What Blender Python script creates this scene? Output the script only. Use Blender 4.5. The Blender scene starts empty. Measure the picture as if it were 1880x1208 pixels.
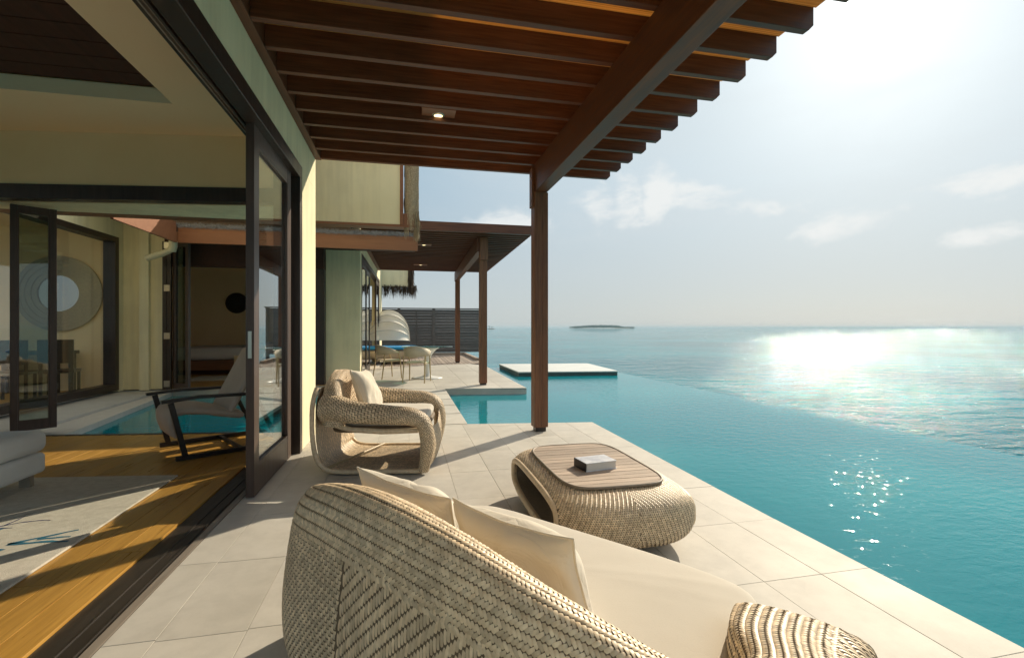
import bpy, math, random
import numpy as np
from mathutils import Vector, Matrix, noise as mnoise
random.seed(7); np.random.seed(7)
R = math.radians
SC = bpy.context.scene
COL = SC.collection

# ------------------------------------------------------------------ camera
cam_data = bpy.data.cameras.new("camera")
cam_data.sensor_width = 36.0
cam_data.lens = 36.0 * 879.0 / 1880.0
cam_data.shift_y = -2.0 / 1880.0
cam_data.clip_start = 0.02
cam_data.clip_end = 30000
cam = bpy.data.objects.new("camera", cam_data)
cam.location = (0, 0, 1.2)
cam.rotation_euler = (R(90), 0, R(-12.5))
COL.objects.link(cam)
SC.camera = cam

# ------------------------------------------------------------------ view, world, sun
SC.view_settings.view_transform = 'Standard'
SC.view_settings.look = 'None'
SC.view_settings.gamma = 1
SC.view_settings.use_curve_mapping = False
SC.view_settings.exposure = 1.3
SC.render.engine = 'CYCLES'
SC.cycles.use_denoising = True
SC.cycles.max_bounces = 10
SC.cycles.diffuse_bounces = 6
SC.cycles.glossy_bounces = 5
SC.cycles.transparent_max_bounces = 16
SC.cycles.volume_bounces = 1
SC.cycles.sample_clamp_indirect = 6.0

SUN_AZ, SUN_EL = 50.0, 28.0          # azimuth clockwise from +Y
sun_dir = Vector((math.sin(R(SUN_AZ)) * math.cos(R(SUN_EL)), math.cos(R(SUN_AZ)) * math.cos(R(SUN_EL)), math.sin(R(SUN_EL))))


class NT:
    """small helper to write node trees compactly"""
    def __init__(self, nt):
        self.nt = nt

    def n(self, kind, **kw):
        nd = self.nt.nodes.new(kind)
        for k, v in kw.items():
            setattr(nd, k, v)
        return nd

    def put(self, inp, v):
        if hasattr(v, 'is_output') or isinstance(v, bpy.types.NodeSocket):
            self.nt.links.new(v, inp)
        else:
            inp.default_value = v

    def m(self, op, a, b=0.0, c=0.0, clamp=False):
        nd = self.n('ShaderNodeMath', operation=op, use_clamp=clamp)
        self.put(nd.inputs[0], a); self.put(nd.inputs[1], b); self.put(nd.inputs[2], c)
        return nd.outputs[0]

    def vm(self, op, a, b=(0, 0, 0), scale=None):
        nd = self.n('ShaderNodeVectorMath', operation=op)
        self.put(nd.inputs[0], a); self.put(nd.inputs[1], b)
        if scale is not None:
            self.put(nd.inputs['Scale'], scale)
        return nd.outputs['Value'] if op in ('DOT_PRODUCT', 'LENGTH') else nd.outputs[0]

    def mix(self, f, a, b, blend='MIX'):
        nd = self.n('ShaderNodeMix', data_type='RGBA', blend_type=blend)
        self.put(nd.inputs[0], f)
        self.put(nd.inputs[6], a if not isinstance(a, tuple) else (*a[:3], 1))
        self.put(nd.inputs[7], b if not isinstance(b, tuple) else (*b[:3], 1))
        return nd.outputs[2]

    def ramp(self, f, lo, hi, a=0.0, b=1.0, smooth=True):
        nd = self.n('ShaderNodeMapRange', interpolation_type='SMOOTHSTEP' if smooth else 'LINEAR')
        self.put(nd.inputs[0], f)
        for i, v in enumerate((lo, hi, a, b)):
            self.put(nd.inputs[i + 1], v)
        return nd.outputs[0]

    def noise(self, vec, scale, detail=3, rough=0.55, dist=0.0):
        nd = self.n('ShaderNodeTexNoise')
        self.put(nd.inputs['Vector'], vec)
        nd.inputs['Scale'].default_value = scale
        nd.inputs['Detail'].default_value = detail
        nd.inputs['Roughness'].default_value = rough
        nd.inputs['Distortion'].default_value = dist
        return nd.outputs[0]

    def mapping(self, vec, scale=(1, 1, 1), rot=(0, 0, 0), loc=(0, 0, 0)):
        nd = self.n('ShaderNodeMapping')
        self.put(nd.inputs[0], vec)
        nd.inputs['Scale'].default_value = scale
        nd.inputs['Rotation'].default_value = rot
        nd.inputs['Location'].default_value = loc
        return nd.outputs[0]


world = bpy.data.worlds.new("World")
SC.world = world
world.use_nodes = True
W = NT(world.node_tree)
bg = world.node_tree.nodes['Background']
SKY_STRENGTH = 0.10
sky = W.n('ShaderNodeTexSky', sky_type='NISHITA', sun_disc=False, sun_elevation=R(SUN_EL), sun_rotation=R(SUN_AZ),
          altitude=0, air_density=1.0, dust_density=1.0, ozone_density=1.5)
tc = W.n('ShaderNodeTexCoord').outputs['Generated']
vdir = W.vm('NORMALIZE', tc)
sep = W.n('ShaderNodeSeparateXYZ'); W.put(sep.inputs[0], vdir)
dx, dy, dz = sep.outputs
az = W.m('ARCTAN2', dx, dy)
el = W.m('ARCSINE', dz)
cosang = W.m('MAXIMUM', W.vm('DOT_PRODUCT', vdir, tuple(sun_dir)), 0.0)
# hazy marine air: a whitish veil over the clear sky, thicker to the horizon, bright round the sun
veil = 0.965
away = W.ramp(cosang, 0.35, 0.98, 0.0, 1.0)
vcol = W.mix(away, (0.085, 0.155, 0.215), (0.232, 0.272, 0.292))
vcol = W.mix(W.ramp(el, 0.0, 0.32, 1.0, 0.0), vcol, (0.208, 0.230, 0.236))
vcol = W.mix(W.ramp(el, 0.45, 0.95, 0.0, 1.0), vcol, (0.49, 0.495, 0.475))  # overhead sky, out of view, made brighter to lift the light indoors
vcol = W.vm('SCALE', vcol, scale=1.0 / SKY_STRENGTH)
S = 1.0 / SKY_STRENGTH
base = W.mix(0.0, sky.outputs[0], (0, 0, 0))
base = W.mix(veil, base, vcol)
glow1 = W.m('MULTIPLY', W.m('POWER', cosang, 8.0), 0.025 * S)
glow2 = W.m('MULTIPLY', W.m('POWER', cosang, 60.0), 0.12 * S)
glow3 = W.m('MULTIPLY', W.m('POWER', cosang, 1500.0), 3.0 * S)
gl = W.m('ADD', W.m('ADD', glow1, glow2), glow3)
glc = W.n('ShaderNodeCombineColor')
W.put(glc.inputs[0], gl); W.put(glc.inputs[1], W.m('MULTIPLY', gl, 0.985)); W.put(glc.inputs[2], W.m('MULTIPLY', gl, 0.93))
base = W.mix(1.0, base, glc.outputs[0], 'ADD')


def cloud_blob(a0, e0, sa, se):
    """gaussian patch in azimuth and elevation (degrees)"""
    u = W.m('DIVIDE', W.m('SUBTRACT', az, R(a0)), R(sa))
    v = W.m('DIVIDE', W.m('SUBTRACT', el, R(e0)), R(se))
    r2 = W.m('ADD', W.m('MULTIPLY', u, u), W.m('MULTIPLY', v, v))
    return W.m('POWER', 2.718, W.m('MULTIPLY', r2, -1.0))


blobs = None
for args in ((34.5, 14.4, 5.2, 2.2), (29.5, 15.2, 2.6, 3.4), (26.0, 14.8, 2.5, 3.2), (22.5, 14.5, 3.5, 2.6), (47, 9.8, 4.5, 2.0), (57, 7.8, 4.5, 1.2),
             (40.0, 12.4, 6.0, 1.8), (12, 12, 9, 2.2), (60, 12.5, 8, 1.6), (-40, 15, 20, 4), (120, 14, 30, 5), (200, 12, 40, 5)):
    b_ = cloud_blob(*args)
    blobs = b_ if blobs is None else W.m('MAXIMUM', blobs, b_)
cv = W.mapping(vdir, scale=(1, 1, 1.9))
cn = W.noise(cv, 7.5, 8, 0.62, 0.25)
cmask = W.ramp(W.m('ADD', cn, W.m('MULTIPLY', blobs, 0.33)), 0.66, 0.90, 0.0, 0.72)
cv2 = W.mapping(vdir, scale=(1, 1, 3.5), rot=(0, 0, 0.6))
cirrus = W.ramp(W.noise(cv2, 2.2, 5, 0.6, 0.4), 0.42, 0.78, 0.0, 0.30)
cirrus = W.m('MULTIPLY', cirrus, W.ramp(el, 0.03, 0.3, 0.4, 1.0))
base = W.mix(cirrus, base, (0.29 * S, 0.305 * S, 0.31 * S))
base = W.mix(cmask, base, (0.38 * S, 0.38 * S, 0.37 * S))
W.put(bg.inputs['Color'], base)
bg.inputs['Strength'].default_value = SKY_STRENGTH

sun_data = bpy.data.lights.new("sun", 'SUN')
sun_data.energy = 2.2
sun_data.angle = R(0.5)
sun_data.color = (1.0, 0.86, 0.65)
sun = bpy.data.objects.new("sun", sun_data)
sun.rotation_euler = (-sun_dir).to_track_quat('-Z', 'Y').to_euler()
sun.location = (20, 20, 20)
COL.objects.link(sun)


# ------------------------------------------------------------------ materials
def principled(name):
    m = bpy.data.materials.new(name)
    m.use_nodes = True
    t = NT(m.node_tree)
    p = m.node_tree.nodes['Principled BSDF']
    return m, t, p


def pm(name, c1, c2=None, scale=6.0, stretch=(1, 1, 1), rough=0.6, rough2=None, bump=0.0, bscale=None, bdist=0.002,
       rand=0.0, spec=0.5, detail=5, coords='world', sheen=0.0, contrast=(0.3, 0.7), fine=0.0):
    m, t, p = principled(name)
    if coords == 'world':
        v = t.n('ShaderNodeNewGeometry').outputs['Position']
    else:
        v = t.n('ShaderNodeTexCoord').outputs['Object']
    vs = t.mapping(v, scale=stretch)
    if rand or True:
        oi = t.n('ShaderNodeObjectInfo').outputs['Random']
        vs = t.vm('ADD', vs, t.vm('SCALE', (13.1, 7.7, 5.3), scale=oi)) if coords != 'world' or rand else vs
    n1 = t.noise(vs, scale, detail, 0.6)
    f = t.ramp(n1, contrast[0], contrast[1], smooth=False)
    col = t.mix(f, c1, c2 or c1)
    if fine:
        n3 = t.noise(v, 180, 2, 0.5)
        col = t.mix(fine, col, t.mix(n3, tuple(x * 0.6 for x in c1), tuple(min(1, x * 1.35) for x in c1)))
    if rand:
        k = t.m('ADD', 1.0 - rand / 2, t.m('MULTIPLY', oi, rand))
        col = t.vm('SCALE', col, scale=k)
    t.put(p.inputs['Base Color'], col)
    if rough2 is not None:
        t.put(p.inputs['Roughness'], t.ramp(n1, 0.3, 0.7, rough, rough2, False))
    else:
        p.inputs['Roughness'].default_value = rough
    p.inputs['Specular IOR Level'].default_value = spec
    if sheen:
        p.inputs['Sheen Weight'].default_value = sheen
    if bump:
        nb = t.noise(t.mapping(v, scale=stretch), bscale or scale * 4, 4, 0.6)
        b = t.n('ShaderNodeBump')
        b.inputs['Strength'].default_value = bump
        b.inputs['Distance'].default_value = bdist
        t.put(b.inputs['Height'], nb)
        t.put(p.inputs['Normal'], b.outputs[0])
    return m


M = {}
M['plaster'] = pm('cream_plaster', (0.75, 0.68, 0.45), (0.80, 0.73, 0.50), 1.6, rough=0.85, bump=0.25, bscale=60, fine=0.06)
M['plaster_in'] = pm('indoor_plaster', (0.84, 0.64, 0.37), (0.88, 0.69, 0.42), 1.3, rough=0.9, bump=0.15, bscale=40)
def add_streaks(m, amt):
    t = NT(m.node_tree); p = m.node_tree.nodes['Principled BSDF']
    src = p.inputs['Base Color'].links[0].from_socket
    pos = t.n('ShaderNodeNewGeometry').outputs['Position']
    a = t.noise(t.mapping(pos, scale=(5, 5, 0.35)), 1.6, 5, 0.65)
    c = t.noise(pos, 0.9, 5, 0.6)
    k = t.ramp(t.m('ADD', t.m('MULTIPLY', a, 0.5), t.m('MULTIPLY', c, 0.5)), 0.36, 0.60, 1.0 - amt, 1.03)
    t.put(p.inputs['Base Color'], t.vm('SCALE', src, scale=k))
add_streaks(M['plaster'], 0.13)
M['ceiling'] = pm('ceiling_paint', (0.93, 0.75, 0.51), (0.94, 0.78, 0.54), 1.0, rough=0.9)
M['tile'] = pm('limestone_tile', (0.50, 0.475, 0.42), (0.58, 0.555, 0.50), 2.2, rough=0.55, rough2=0.68, spec=0.22, bump=0.12, bscale=90, bdist=0.001, rand=0.11, fine=0.10)
M['tile_face'] = pm('tile_edge', (0.42, 0.41, 0.37), (0.5, 0.49, 0.45), 3, rough=0.6, bump=0.1)
add_streaks(M['tile'], 0.10)
M['grout'] = pm('grout', (0.42, 0.39, 0.34), (0.48, 0.45, 0.40), 8, rough=0.9)
M['step'] = pm('shadow_gap', (0.08, 0.07, 0.06), None, 4, rough=0.8)
M['wood_x'] = pm('pergola_timber_x', (0.065, 0.017, 0.006), (0.165, 0.058, 0.024), 5, (0.6, 12, 12), 0.42, 0.6, 0.5, 30, 0.0012, rand=0.3)
M['wood_y'] = pm('pergola_timber_y', (0.070, 0.022, 0.008), (0.165, 0.062, 0.027), 5, (12, 0.6, 12), 0.42, 0.6, 0.5, 30, 0.0012, rand=0.15)
M['wood_z'] = pm('pergola_timber_z', (0.11, 0.040, 0.015), (0.24, 0.10, 0.042), 5, (12, 12, 0.6), 0.4, 0.6, 0.5, 30, 0.0012, rand=0.1)
M['fascia'] = pm('stained_fascia', (0.20, 0.080, 0.038), (0.25, 0.105, 0.052), 3, (0.5, 4, 6), 0.5, bump=0.3, bscale=20)
M['dark'] = pm('dark_stained_frame', (0.022, 0.014, 0.010), (0.04, 0.026, 0.02), 4, (8, 8, 0.7), 0.32, 0.45, 0.2, 30, 0.001)
M['brown'] = pm('brown_stained_door', (0.055, 0.034, 0.026), (0.09, 0.058, 0.044), 4, (8, 8, 0.7), 0.33, 0.45, 0.2, 30, 0.001)
M['darkwood'] = pm('dark_ceiling_boards', (0.045, 0.014, 0.008), (0.07, 0.022, 0.012), 3, (8, 0.6, 8), 0.7, bump=0.3)
M['floor'] = pm('bamboo_floor', (0.34, 0.175, 0.032), (0.52, 0.29, 0.062), 7, (9, 0.45, 9), 0.26, 0.4, 0.25, 40, 0.0006, rand=0.28)
M['gap'] = pm('floor_underlay', (0.05, 0.025, 0.01), None, 4, rough=0.9)
M['sill'] = pm('dark_sill', (0.022, 0.018, 0.015), (0.035, 0.028, 0.022), 5, (6, .5, 6), 0.3, 0.5)
M['track'] = pm('track_metal', (0.20, 0.17, 0.14), (0.28, 0.24, 0.2), 5, (6, .5, 6), 0.35, spec=0.8)
M['rug'] = pm('cream_rug', (0.50, 0.46, 0.38), (0.66, 0.62, 0.53), 22, rough=1.0, bump=0.8, bscale=240, bdist=0.004, fine=0.25)
M['coral'] = pm('teal_coral_print', (0.012, 0.10, 0.17), (0.03, 0.17, 0.25), 30, rough=1.0, bump=0.5, bscale=240, bdist=0.003)
M['coral2'] = pm('indigo_coral_print', (0.02, 0.02, 0.09), (0.04, 0.04, 0.14), 30, rough=1.0)
M['white_fabric'] = pm('white_sofa_fabric', (0.66, 0.66, 0.63), (0.74, 0.74, 0.70), 3, rough=0.85, bump=0.2, bscale=160, sheen=0.2)
M['cushion'] = pm('cream_cushion_fabric', (0.52, 0.475, 0.395), (0.58, 0.535, 0.455), 2.5, rough=0.9, bump=0.35, bscale=260, bdist=0.001, sheen=0.25, fine=0.08)
M['pillow'] = pm('cream_pillow_fabric', (0.66, 0.59, 0.47), (0.73, 0.67, 0.55), 3, rough=0.88, bump=0.3, bscale=260, bdist=0.001, sheen=0.3)
def add_creases(m, scale, dist, strength):
    t = NT(m.node_tree); p = m.node_tree.nodes['Principled BSDF']
    old = p.inputs['Normal'].links[0].from_socket
    pos = t.n('ShaderNodeTexCoord').outputs['Object']
    w = t.noise(pos, scale, 4, 0.55, 1.4)
    ridge = t.m('ABSOLUTE', t.m('SUBTRACT', w, 0.5))
    ridge = t.m('POWER', t.m('MULTIPLY', ridge, 3.0, clamp=True), 0.5)
    b = t.n('ShaderNodeBump'); b.inputs['Strength'].default_value = strength; b.inputs['Distance'].default_value = dist
    t.put(b.inputs['Height'], ridge); t.put(b.inputs['Normal'], old); t.put(p.inputs['Normal'], b.outputs[0])
add_creases(M['pillow'], 4.5, 0.010, 0.35)
add_creases(M['cushion'], 1.6, 0.006, 0.10)
M['leather'] = pm('taupe_upholstery', (0.42, 0.34, 0.27), (0.5, 0.41, 0.33), 3, rough=0.6, bump=0.1)
M['black'] = pm('black_timber', (0.012, 0.010, 0.009), (0.022, 0.018, 0.016), 4, (8, 8, 1), 0.35, spec=0.5)
M['strand'] = pm('woven_strand', (0.64, 0.48, 0.30), (0.90, 0.73, 0.50), 38, rough=0.36, rough2=0.55, spec=0.55, detail=3, contrast=(0.25, 0.75))
M['strand_dark'] = pm('woven_backing', (0.12, 0.08, 0.045), (0.20, 0.145, 0.09), 50, rough=0.7)
def vary_by_island(m, lo, hi):
    t = NT(m.node_tree); p = m.node_tree.nodes['Principled BSDF']
    src = p.inputs['Base Color'].links[0].from_socket
    r = t.n('ShaderNodeNewGeometry').outputs['Random Per Island']
    big = t.noise(t.n('ShaderNodeNewGeometry').outputs['Position'], 5.0, 3, 0.6)
    k = t.m('MULTIPLY', t.ramp(r, 0.0, 1.0, lo, hi, False), t.ramp(big, 0.3, 0.7, 0.9, 1.08))
    t.put(p.inputs['Base Color'], t.vm('SCALE', src, scale=k))
vary_by_island(M['strand'], 0.72, 1.15)
M['panel_weave'] = pm('inner_weave', (0.20, 0.16, 0.115), (0.30, 0.24, 0.175), 50, rough=0.55)
M['teak'] = pm('weathered_teak', (0.27, 0.20, 0.145), (0.58, 0.47, 0.375), 7, (0.8, 22, 22), 0.6, 0.75, 0.6, 30, 0.001, rand=0.4)
M['teak_gap'] = pm('table_underside', (0.06, 0.04, 0.028), None, 5, rough=0.8)
M['metal'] = pm('brushed_rod', (0.35, 0.32, 0.27), (0.42, 0.38, 0.32), 8, rough=0.35, spec=0.8)
M['metal'].node_tree.nodes['Principled BSDF'].inputs['Metallic'].default_value = 0.7
M['steel'] = pm('satin_steel', (0.5, 0.47, 0.40), (0.56, 0.53, 0.46), 8, rough=0.3)
M['steel'].node_tree.nodes['Principled BSDF'].inputs['Metallic'].default_value = 0.9
M['thatch'] = pm('thatch_palm', (0.24, 0.19, 0.12), (0.48, 0.40, 0.28), 60, rough=0.9, rand=0.3)
M['thatch_grey'] = pm('thatch_grey', (0.08, 0.08, 0.085), (0.33, 0.33, 0.36), 90, rough=0.9)
M['thatch_dark'] = pm('thatch_brown', (0.035, 0.022, 0.013), (0.09, 0.06, 0.038), 60, rough=0.9)
M['white_plastic'] = pm('white_lacquer', (0.76, 0.74, 0.69), (0.8, 0.78, 0.73), 3, rough=0.3)
M['chair_weave'] = pm('sand_woven_chair', (0.46, 0.39, 0.28), (0.58, 0.50, 0.37), 60, rough=0.55, bump=0.5, bscale=300)
M['chair_leg'] = pm('tan_chair_leg', (0.42, 0.32, 0.17), (0.5, 0.39, 0.22), 12, rough=0.4)
M['fence'] = pm('weathered_fence', (0.085, 0.075, 0.07), (0.15, 0.135, 0.125), 4, (1.0, 8, 14), 0.75, bump=0.4, rand=0.35)
M['deck'] = pm('grey_deck_board', (0.20, 0.155, 0.12), (0.34, 0.275, 0.22), 4, (10, 0.8, 8), 0.7, bump=0.4, rand=0.35)
M['canvas'] = pm('white_canvas', (0.72, 0.68, 0.58), (0.78, 0.74, 0.64), 2, rough=0.8)
M['rib'] = pm('canopy_rib', (0.36, 0.33, 0.28), None, 3, rough=0.5)
M['blue'] = pm('blue_mattress', (0.01, 0.25, 0.60), (0.02, 0.30, 0.66), 5, rough=0.7)
M['book_cover'] = pm('book_cover', (0.52, 0.54, 0.60), (0.72, 0.74, 0.78), 14, rough=0.4, contrast=(0.42, 0.6))
M['book_dark'] = pm('book_spine', (0.012, 0.012, 0.02), None, 4, rough=0.4)
M['pages'] = pm('book_pages', (0.62, 0.59, 0.54), (0.7, 0.67, 0.62), 40, (1, 1, 12), rough=0.9)
M['pool_tile'] = pm('pool_wall_tile', (0.05, 0.17, 0.16), (0.08, 0.22, 0.2), 6, rough=0.4)
M['plinth'] = pm('platform_stone', (0.60, 0.60, 0.56), (0.68, 0.68, 0.63), 2, rough=0.4)
M['plinth_dark'] = pm('platform_dark_face', (0.035, 0.06, 0.055), (0.06, 0.10, 0.09), 4, (1, 1, 3), rough=0.35)  # platform sides, much darker and greener than the top slab
M['bed'] = pm('white_bed_linen', (0.66, 0.62, 0.60), (0.72, 0.68, 0.66), 3, rough=0.9)
M['palm'] = pm('palm_green', (0.03, 0.06, 0.025), (0.06, 0.11, 0.04), 0.2, rough=0.8)
M['sand'] = pm('beach_sand', (0.45, 0.4, 0.3), None, 1, rough=0.9)
M['trunk'] = pm('palm_trunk', (0.12, 0.09, 0.06), None, 1, rough=0.9)
M['pipe'] = pm('drain_pipe', (0.62, 0.58, 0.42), (0.7, 0.66, 0.5), 6, rough=0.5)
M['frame_ring'] = pm('carved_ring', (0.36, 0.32, 0.24), (0.48, 0.43, 0.33), 30, rough=0.8, bump=0.5)
M['mirror'] = pm('mirror_glass', (0.30, 0.31, 0.30), None, 1, rough=0.03)
M['mirror'].node_tree.nodes['Principled BSDF'].inputs['Metallic'].default_value = 1.0


def mat_glass(name, tint=(0.93, 0.97, 0.95), boost=1.0):
    m = bpy.data.materials.new(name); m.use_nodes = True
    t = NT(m.node_tree)
    for nd in list(m.node_tree.nodes):
        if nd.type != 'OUTPUT_MATERIAL':
            m.node_tree.nodes.remove(nd)
    out = m.node_tree.nodes['Material Output']
    tr = t.n('ShaderNodeBsdfTransparent'); tr.inputs[0].default_value = (*tint, 1)
    gl = t.n('ShaderNodeBsdfGlossy'); gl.inputs['Roughness'].default_value = 0.0
    gl.inputs['Color'].default_value = (0.95, 0.97, 0.97, 1)
    ge = t.n('ShaderNodeNewGeometry')
    cosv = t.m('ABSOLUTE', t.vm('DOT_PRODUCT', ge.outputs['Incoming'], ge.outputs['Normal']))
    schlick = t.m('ADD', 0.045, t.m('MULTIPLY', 0.955, t.m('POWER', t.m('SUBTRACT', 1.0, cosv, clamp=True), 5.0)))
    mx = t.n('ShaderNodeMixShader')
    t.put(mx.inputs[0], t.m('MULTIPLY', schlick, boost, clamp=True))
    t.put(mx.inputs[1], tr.outputs[0]); t.put(mx.inputs[2], gl.outputs[0])
    t.put(out.inputs['Surface'], mx.outputs[0])
    return m


M['glass'] = mat_glass('door_glass', (0.975, 0.99, 0.985), 1.3)
M['glass_dark'] = mat_glass('tinted_glass', (0.62, 0.68, 0.64), 1.4)
M['glass_green'] = mat_glass('table_glass', (0.45, 0.72, 0.64), 1.3)


def mat_water(name, deep, shallow, sc1, sc2, strength, rough, dist):
    m, t, p = principled(name)
    pos = t.n('ShaderNodeNewGeometry').outputs['Position']
    big = t.noise(t.mapping(pos, scale=(1, 1, 1)), 0.05 if sc1 < 1.5 else 0.25, 3, 0.5)
    t.put(p.inputs['Base Color'], t.mix(t.ramp(big, 0.35, 0.65), deep, shallow))
    p.inputs['Roughness'].default_value = rough
    p.inputs['IOR'].default_value = 1.25 if sc1 > 1.5 else 1.20
    v1 = t.mapping(pos, scale=(1.0, 1.7, 1.0), rot=(0, 0, R(12)))
    v2 = t.mapping(pos, scale=(1.0, 1.35, 1.0), rot=(0, 0, R(-35)))
    h = t.m('ADD', t.m('MULTIPLY', t.noise(v1, sc1, 2.6 if sc1 > 1.5 else 4.5, 0.55, 0.35), 1.0), t.m('MULTIPLY', t.noise(v2, sc2, 2.6 if sc1 > 1.5 else 3.5, 0.6, 0.3), 0.30))
    if sc1 > 1.5:      # calmer in the lee of the terraces and the platform
        sp_ = t.n('ShaderNodeSeparateXYZ'); t.put(sp_.inputs[0], pos)
        h = t.m('MULTIPLY', h, t.m('MULTIPLY', t.ramp(sp_.outputs[0], 2.2, 4.6, 0.35, 2.15), t.ramp(sp_.outputs[1], 5.0, 11.0, 1.0, 0.3)))
    b = t.n('ShaderNodeBump')
    b.inputs['Strength'].default_value = strength
    b.inputs['Distance'].default_value = dist
    t.put(b.inputs['Height'], h)
    t.put(p.inputs['Normal'], b.outputs[0])
    return m


M['pool'] = mat_water('pool_water', (0.0, 0.185, 0.235), (0.002, 0.235, 0.28), 7.0, 16.0, 0.16, 0.02, 0.05)
M['sea'] = mat_water('sea_water', (0.001, 0.135, 0.175), (0.005, 0.225, 0.265), 0.45, 2.3, 1.0, 0.035, 0.44)


def mat_panel():
    m = bpy.data.materials.new('backlit_roof_panel'); m.use_nodes = True
    t = NT(m.node_tree)
    p = m.node_tree.nodes['Principled BSDF']; out = m.node_tree.nodes['Material Output']
    pos = t.n('ShaderNodeNewGeometry').outputs['Position']
    wv = t.noise(t.mapping(pos, scale=(0.4, 60, 1)), 1.2, 4, 0.6)
    col = t.mix(t.ramp(wv, 0.35, 0.65), (0.50, 0.25, 0.07), (0.85, 0.52, 0.18))
    t.put(p.inputs['Base Color'], col); p.inputs['Roughness'].default_value = 0.7
    tl = t.n('ShaderNodeBsdfTranslucent'); t.put(tl.inputs[0], col)
    mx = t.n('ShaderNodeMixShader'); mx.inputs[0].default_value = 0.5
    t.put(mx.inputs[1], p.outputs[0]); t.put(mx.inputs[2], tl.outputs[0])
    t.put(out.inputs['Surface'], mx.outputs[0])
    return m


M['panel'] = mat_panel()


def mat_translucent(name, c, f):
    m, t, p = principled(name)
    out = m.node_tree.nodes['Material Output']
    p.inputs['Base Color'].default_value = (*c, 1); p.inputs['Roughness'].default_value = 0.85
    tl = t.n('ShaderNodeBsdfTranslucent'); tl.inputs[0].default_value = (*c, 1)
    mx = t.n('ShaderNodeMixShader'); mx.inputs[0].default_value = f
    t.put(mx.inputs[1], p.outputs[0]); t.put(mx.inputs[2], tl.outputs[0]); t.put(out.inputs['Surface'], mx.outputs[0])
    return m


M['canopy'] = mat_translucent('canopy_canvas', (0.80, 0.77, 0.69), 0.25)


def mat_lamp(name, c, s):
    m, t, p = principled(name)
    p.inputs['Base Color'].default_value = (0.8, 0.7, 0.5, 1)
    p.inputs['Emission Color'].default_value = (*c, 1)
    p.inputs['Emission Strength'].default_value = s
    return m


M['lamp'] = mat_lamp('warm_downlight', (1.0, 0.78, 0.38), 1.1)


# ------------------------------------------------------------------ mesh helpers
class MB:
    def __init__(self):
        self.v, self.f, self.s = [], [], []

    def add(self, vs, fs, smooth=False):
        o = len(self.v)
        self.v.extend([tuple(x) for x in vs])
        self.f.extend([tuple(i + o for i in f) for f in fs])
        self.s.extend([smooth] * len(fs))
        return self

    def box(self, x0, x1, y0, y1, z0, z1):
        vs = [(x0, y0, z0), (x1, y0, z0), (x1, y1, z0), (x0, y1, z0), (x0, y0, z1), (x1, y0, z1), (x1, y1, z1), (x0, y1, z1)]
        return self.add(vs, [(0, 3, 2, 1), (4, 5, 6, 7), (0, 1, 5, 4), (1, 2, 6, 5), (2, 3, 7, 6), (3, 0, 4, 7)])

    def prism(self, pts, z0, z1):
        n = len(pts)
        a = sum(pts[i][0] * pts[(i + 1) % n][1] - pts[(i + 1) % n][0] * pts[i][1] for i in range(n))
        if a < 0:
            pts = pts[::-1]
        vs = [(x, y, z0) for x, y in pts] + [(x, y, z1) for x, y in pts]
        fs = [tuple(range(n - 1, -1, -1)), tuple(range(n, 2 * n))] + [(i, (i + 1) % n, n + (i + 1) % n, n + i) for i in range(n)]
        return self.add(vs, fs)

    def bar(self, p, q, w, h=None, up=(0, 0, 1)):
        """rectangular bar from p to q, w wide, h high"""
        h = h or w
        p, q = Vector(p), Vector(q)
        d = (q - p).normalized()
        s = d.cross(Vector(up))
        if s.length < 1e-4:
            s = Vector((1, 0, 0))
        s.normalize(); u = s.cross(d).normalized()
        vs = []
        for c in (p, q):
            for a, b in ((-1, -1), (1, -1), (1, 1), (-1, 1)):
                vs.append(c + s * a * w / 2 + u * b * h / 2)
        return self.add(vs, [(0, 1, 2, 3), (7, 6, 5, 4), (0, 4, 5, 1), (1, 5, 6, 2), (2, 6, 7, 3), (3, 7, 4, 0)])

    def tube(self, pts, rad, n=10, caps=True):
        pts = [Vector(p) for p in pts]
        rs = rad if isinstance(rad, (list, tuple)) else [rad] * len(pts)
        rings = []
        prev = None
        for i, p in enumerate(pts):
            d = (pts[min(i + 1, len(pts) - 1)] - pts[max(i - 1, 0)]).normalized()
            ref = prev if prev is not None else (Vector((0, 0, 1)) if abs(d.z) < 0.9 else Vector((1, 0, 0)))
            s = d.cross(ref).normalized(); u = s.cross(d).normalized(); prev = u
            rings.append([p + (s * math.cos(t) + u * math.sin(t)) * rs[i] for t in [2 * math.pi * k / n for k in range(n)]])
        vs = [v for r in rings for v in r]
        fs = []
        for i in range(len(pts) - 1):
            for k in range(n):
                a, b = i * n + k, i * n + (k + 1) % n
                fs.append((a, b, b + n, a + n))
        self.add(vs, fs, True)
        if caps:
            self.add(rings[0], [tuple(range(n))]); self.add(rings[-1], [tuple(range(n - 1, -1, -1))])
        return self

    def lathe(self, prof, cx=0, cy=0, n=24):
        vs = [(cx + r * math.cos(2 * math.pi * k / n), cy + r * math.sin(2 * math.pi * k / n), z) for r, z in prof for k in range(n)]
        fs = []
        for i in range(len(prof) - 1):
            for k in range(n):
                a, b = i * n + k, i * n + (k + 1) % n
                fs.append((a, b, b + n, a + n))
        return self.add(vs, fs, True)

    def mesh(self, name, mat, off=(0, 0, 0)):
        me = bpy.data.meshes.new(name)
        ox, oy, oz = off
        me.from_pydata([(x - ox, y - oy, z - oz) for x, y, z in self.v], [], self.f)
        me.polygons.foreach_set('use_smooth', self.s)
        me.materials.append(mat)
        me.update()
        return me


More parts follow.
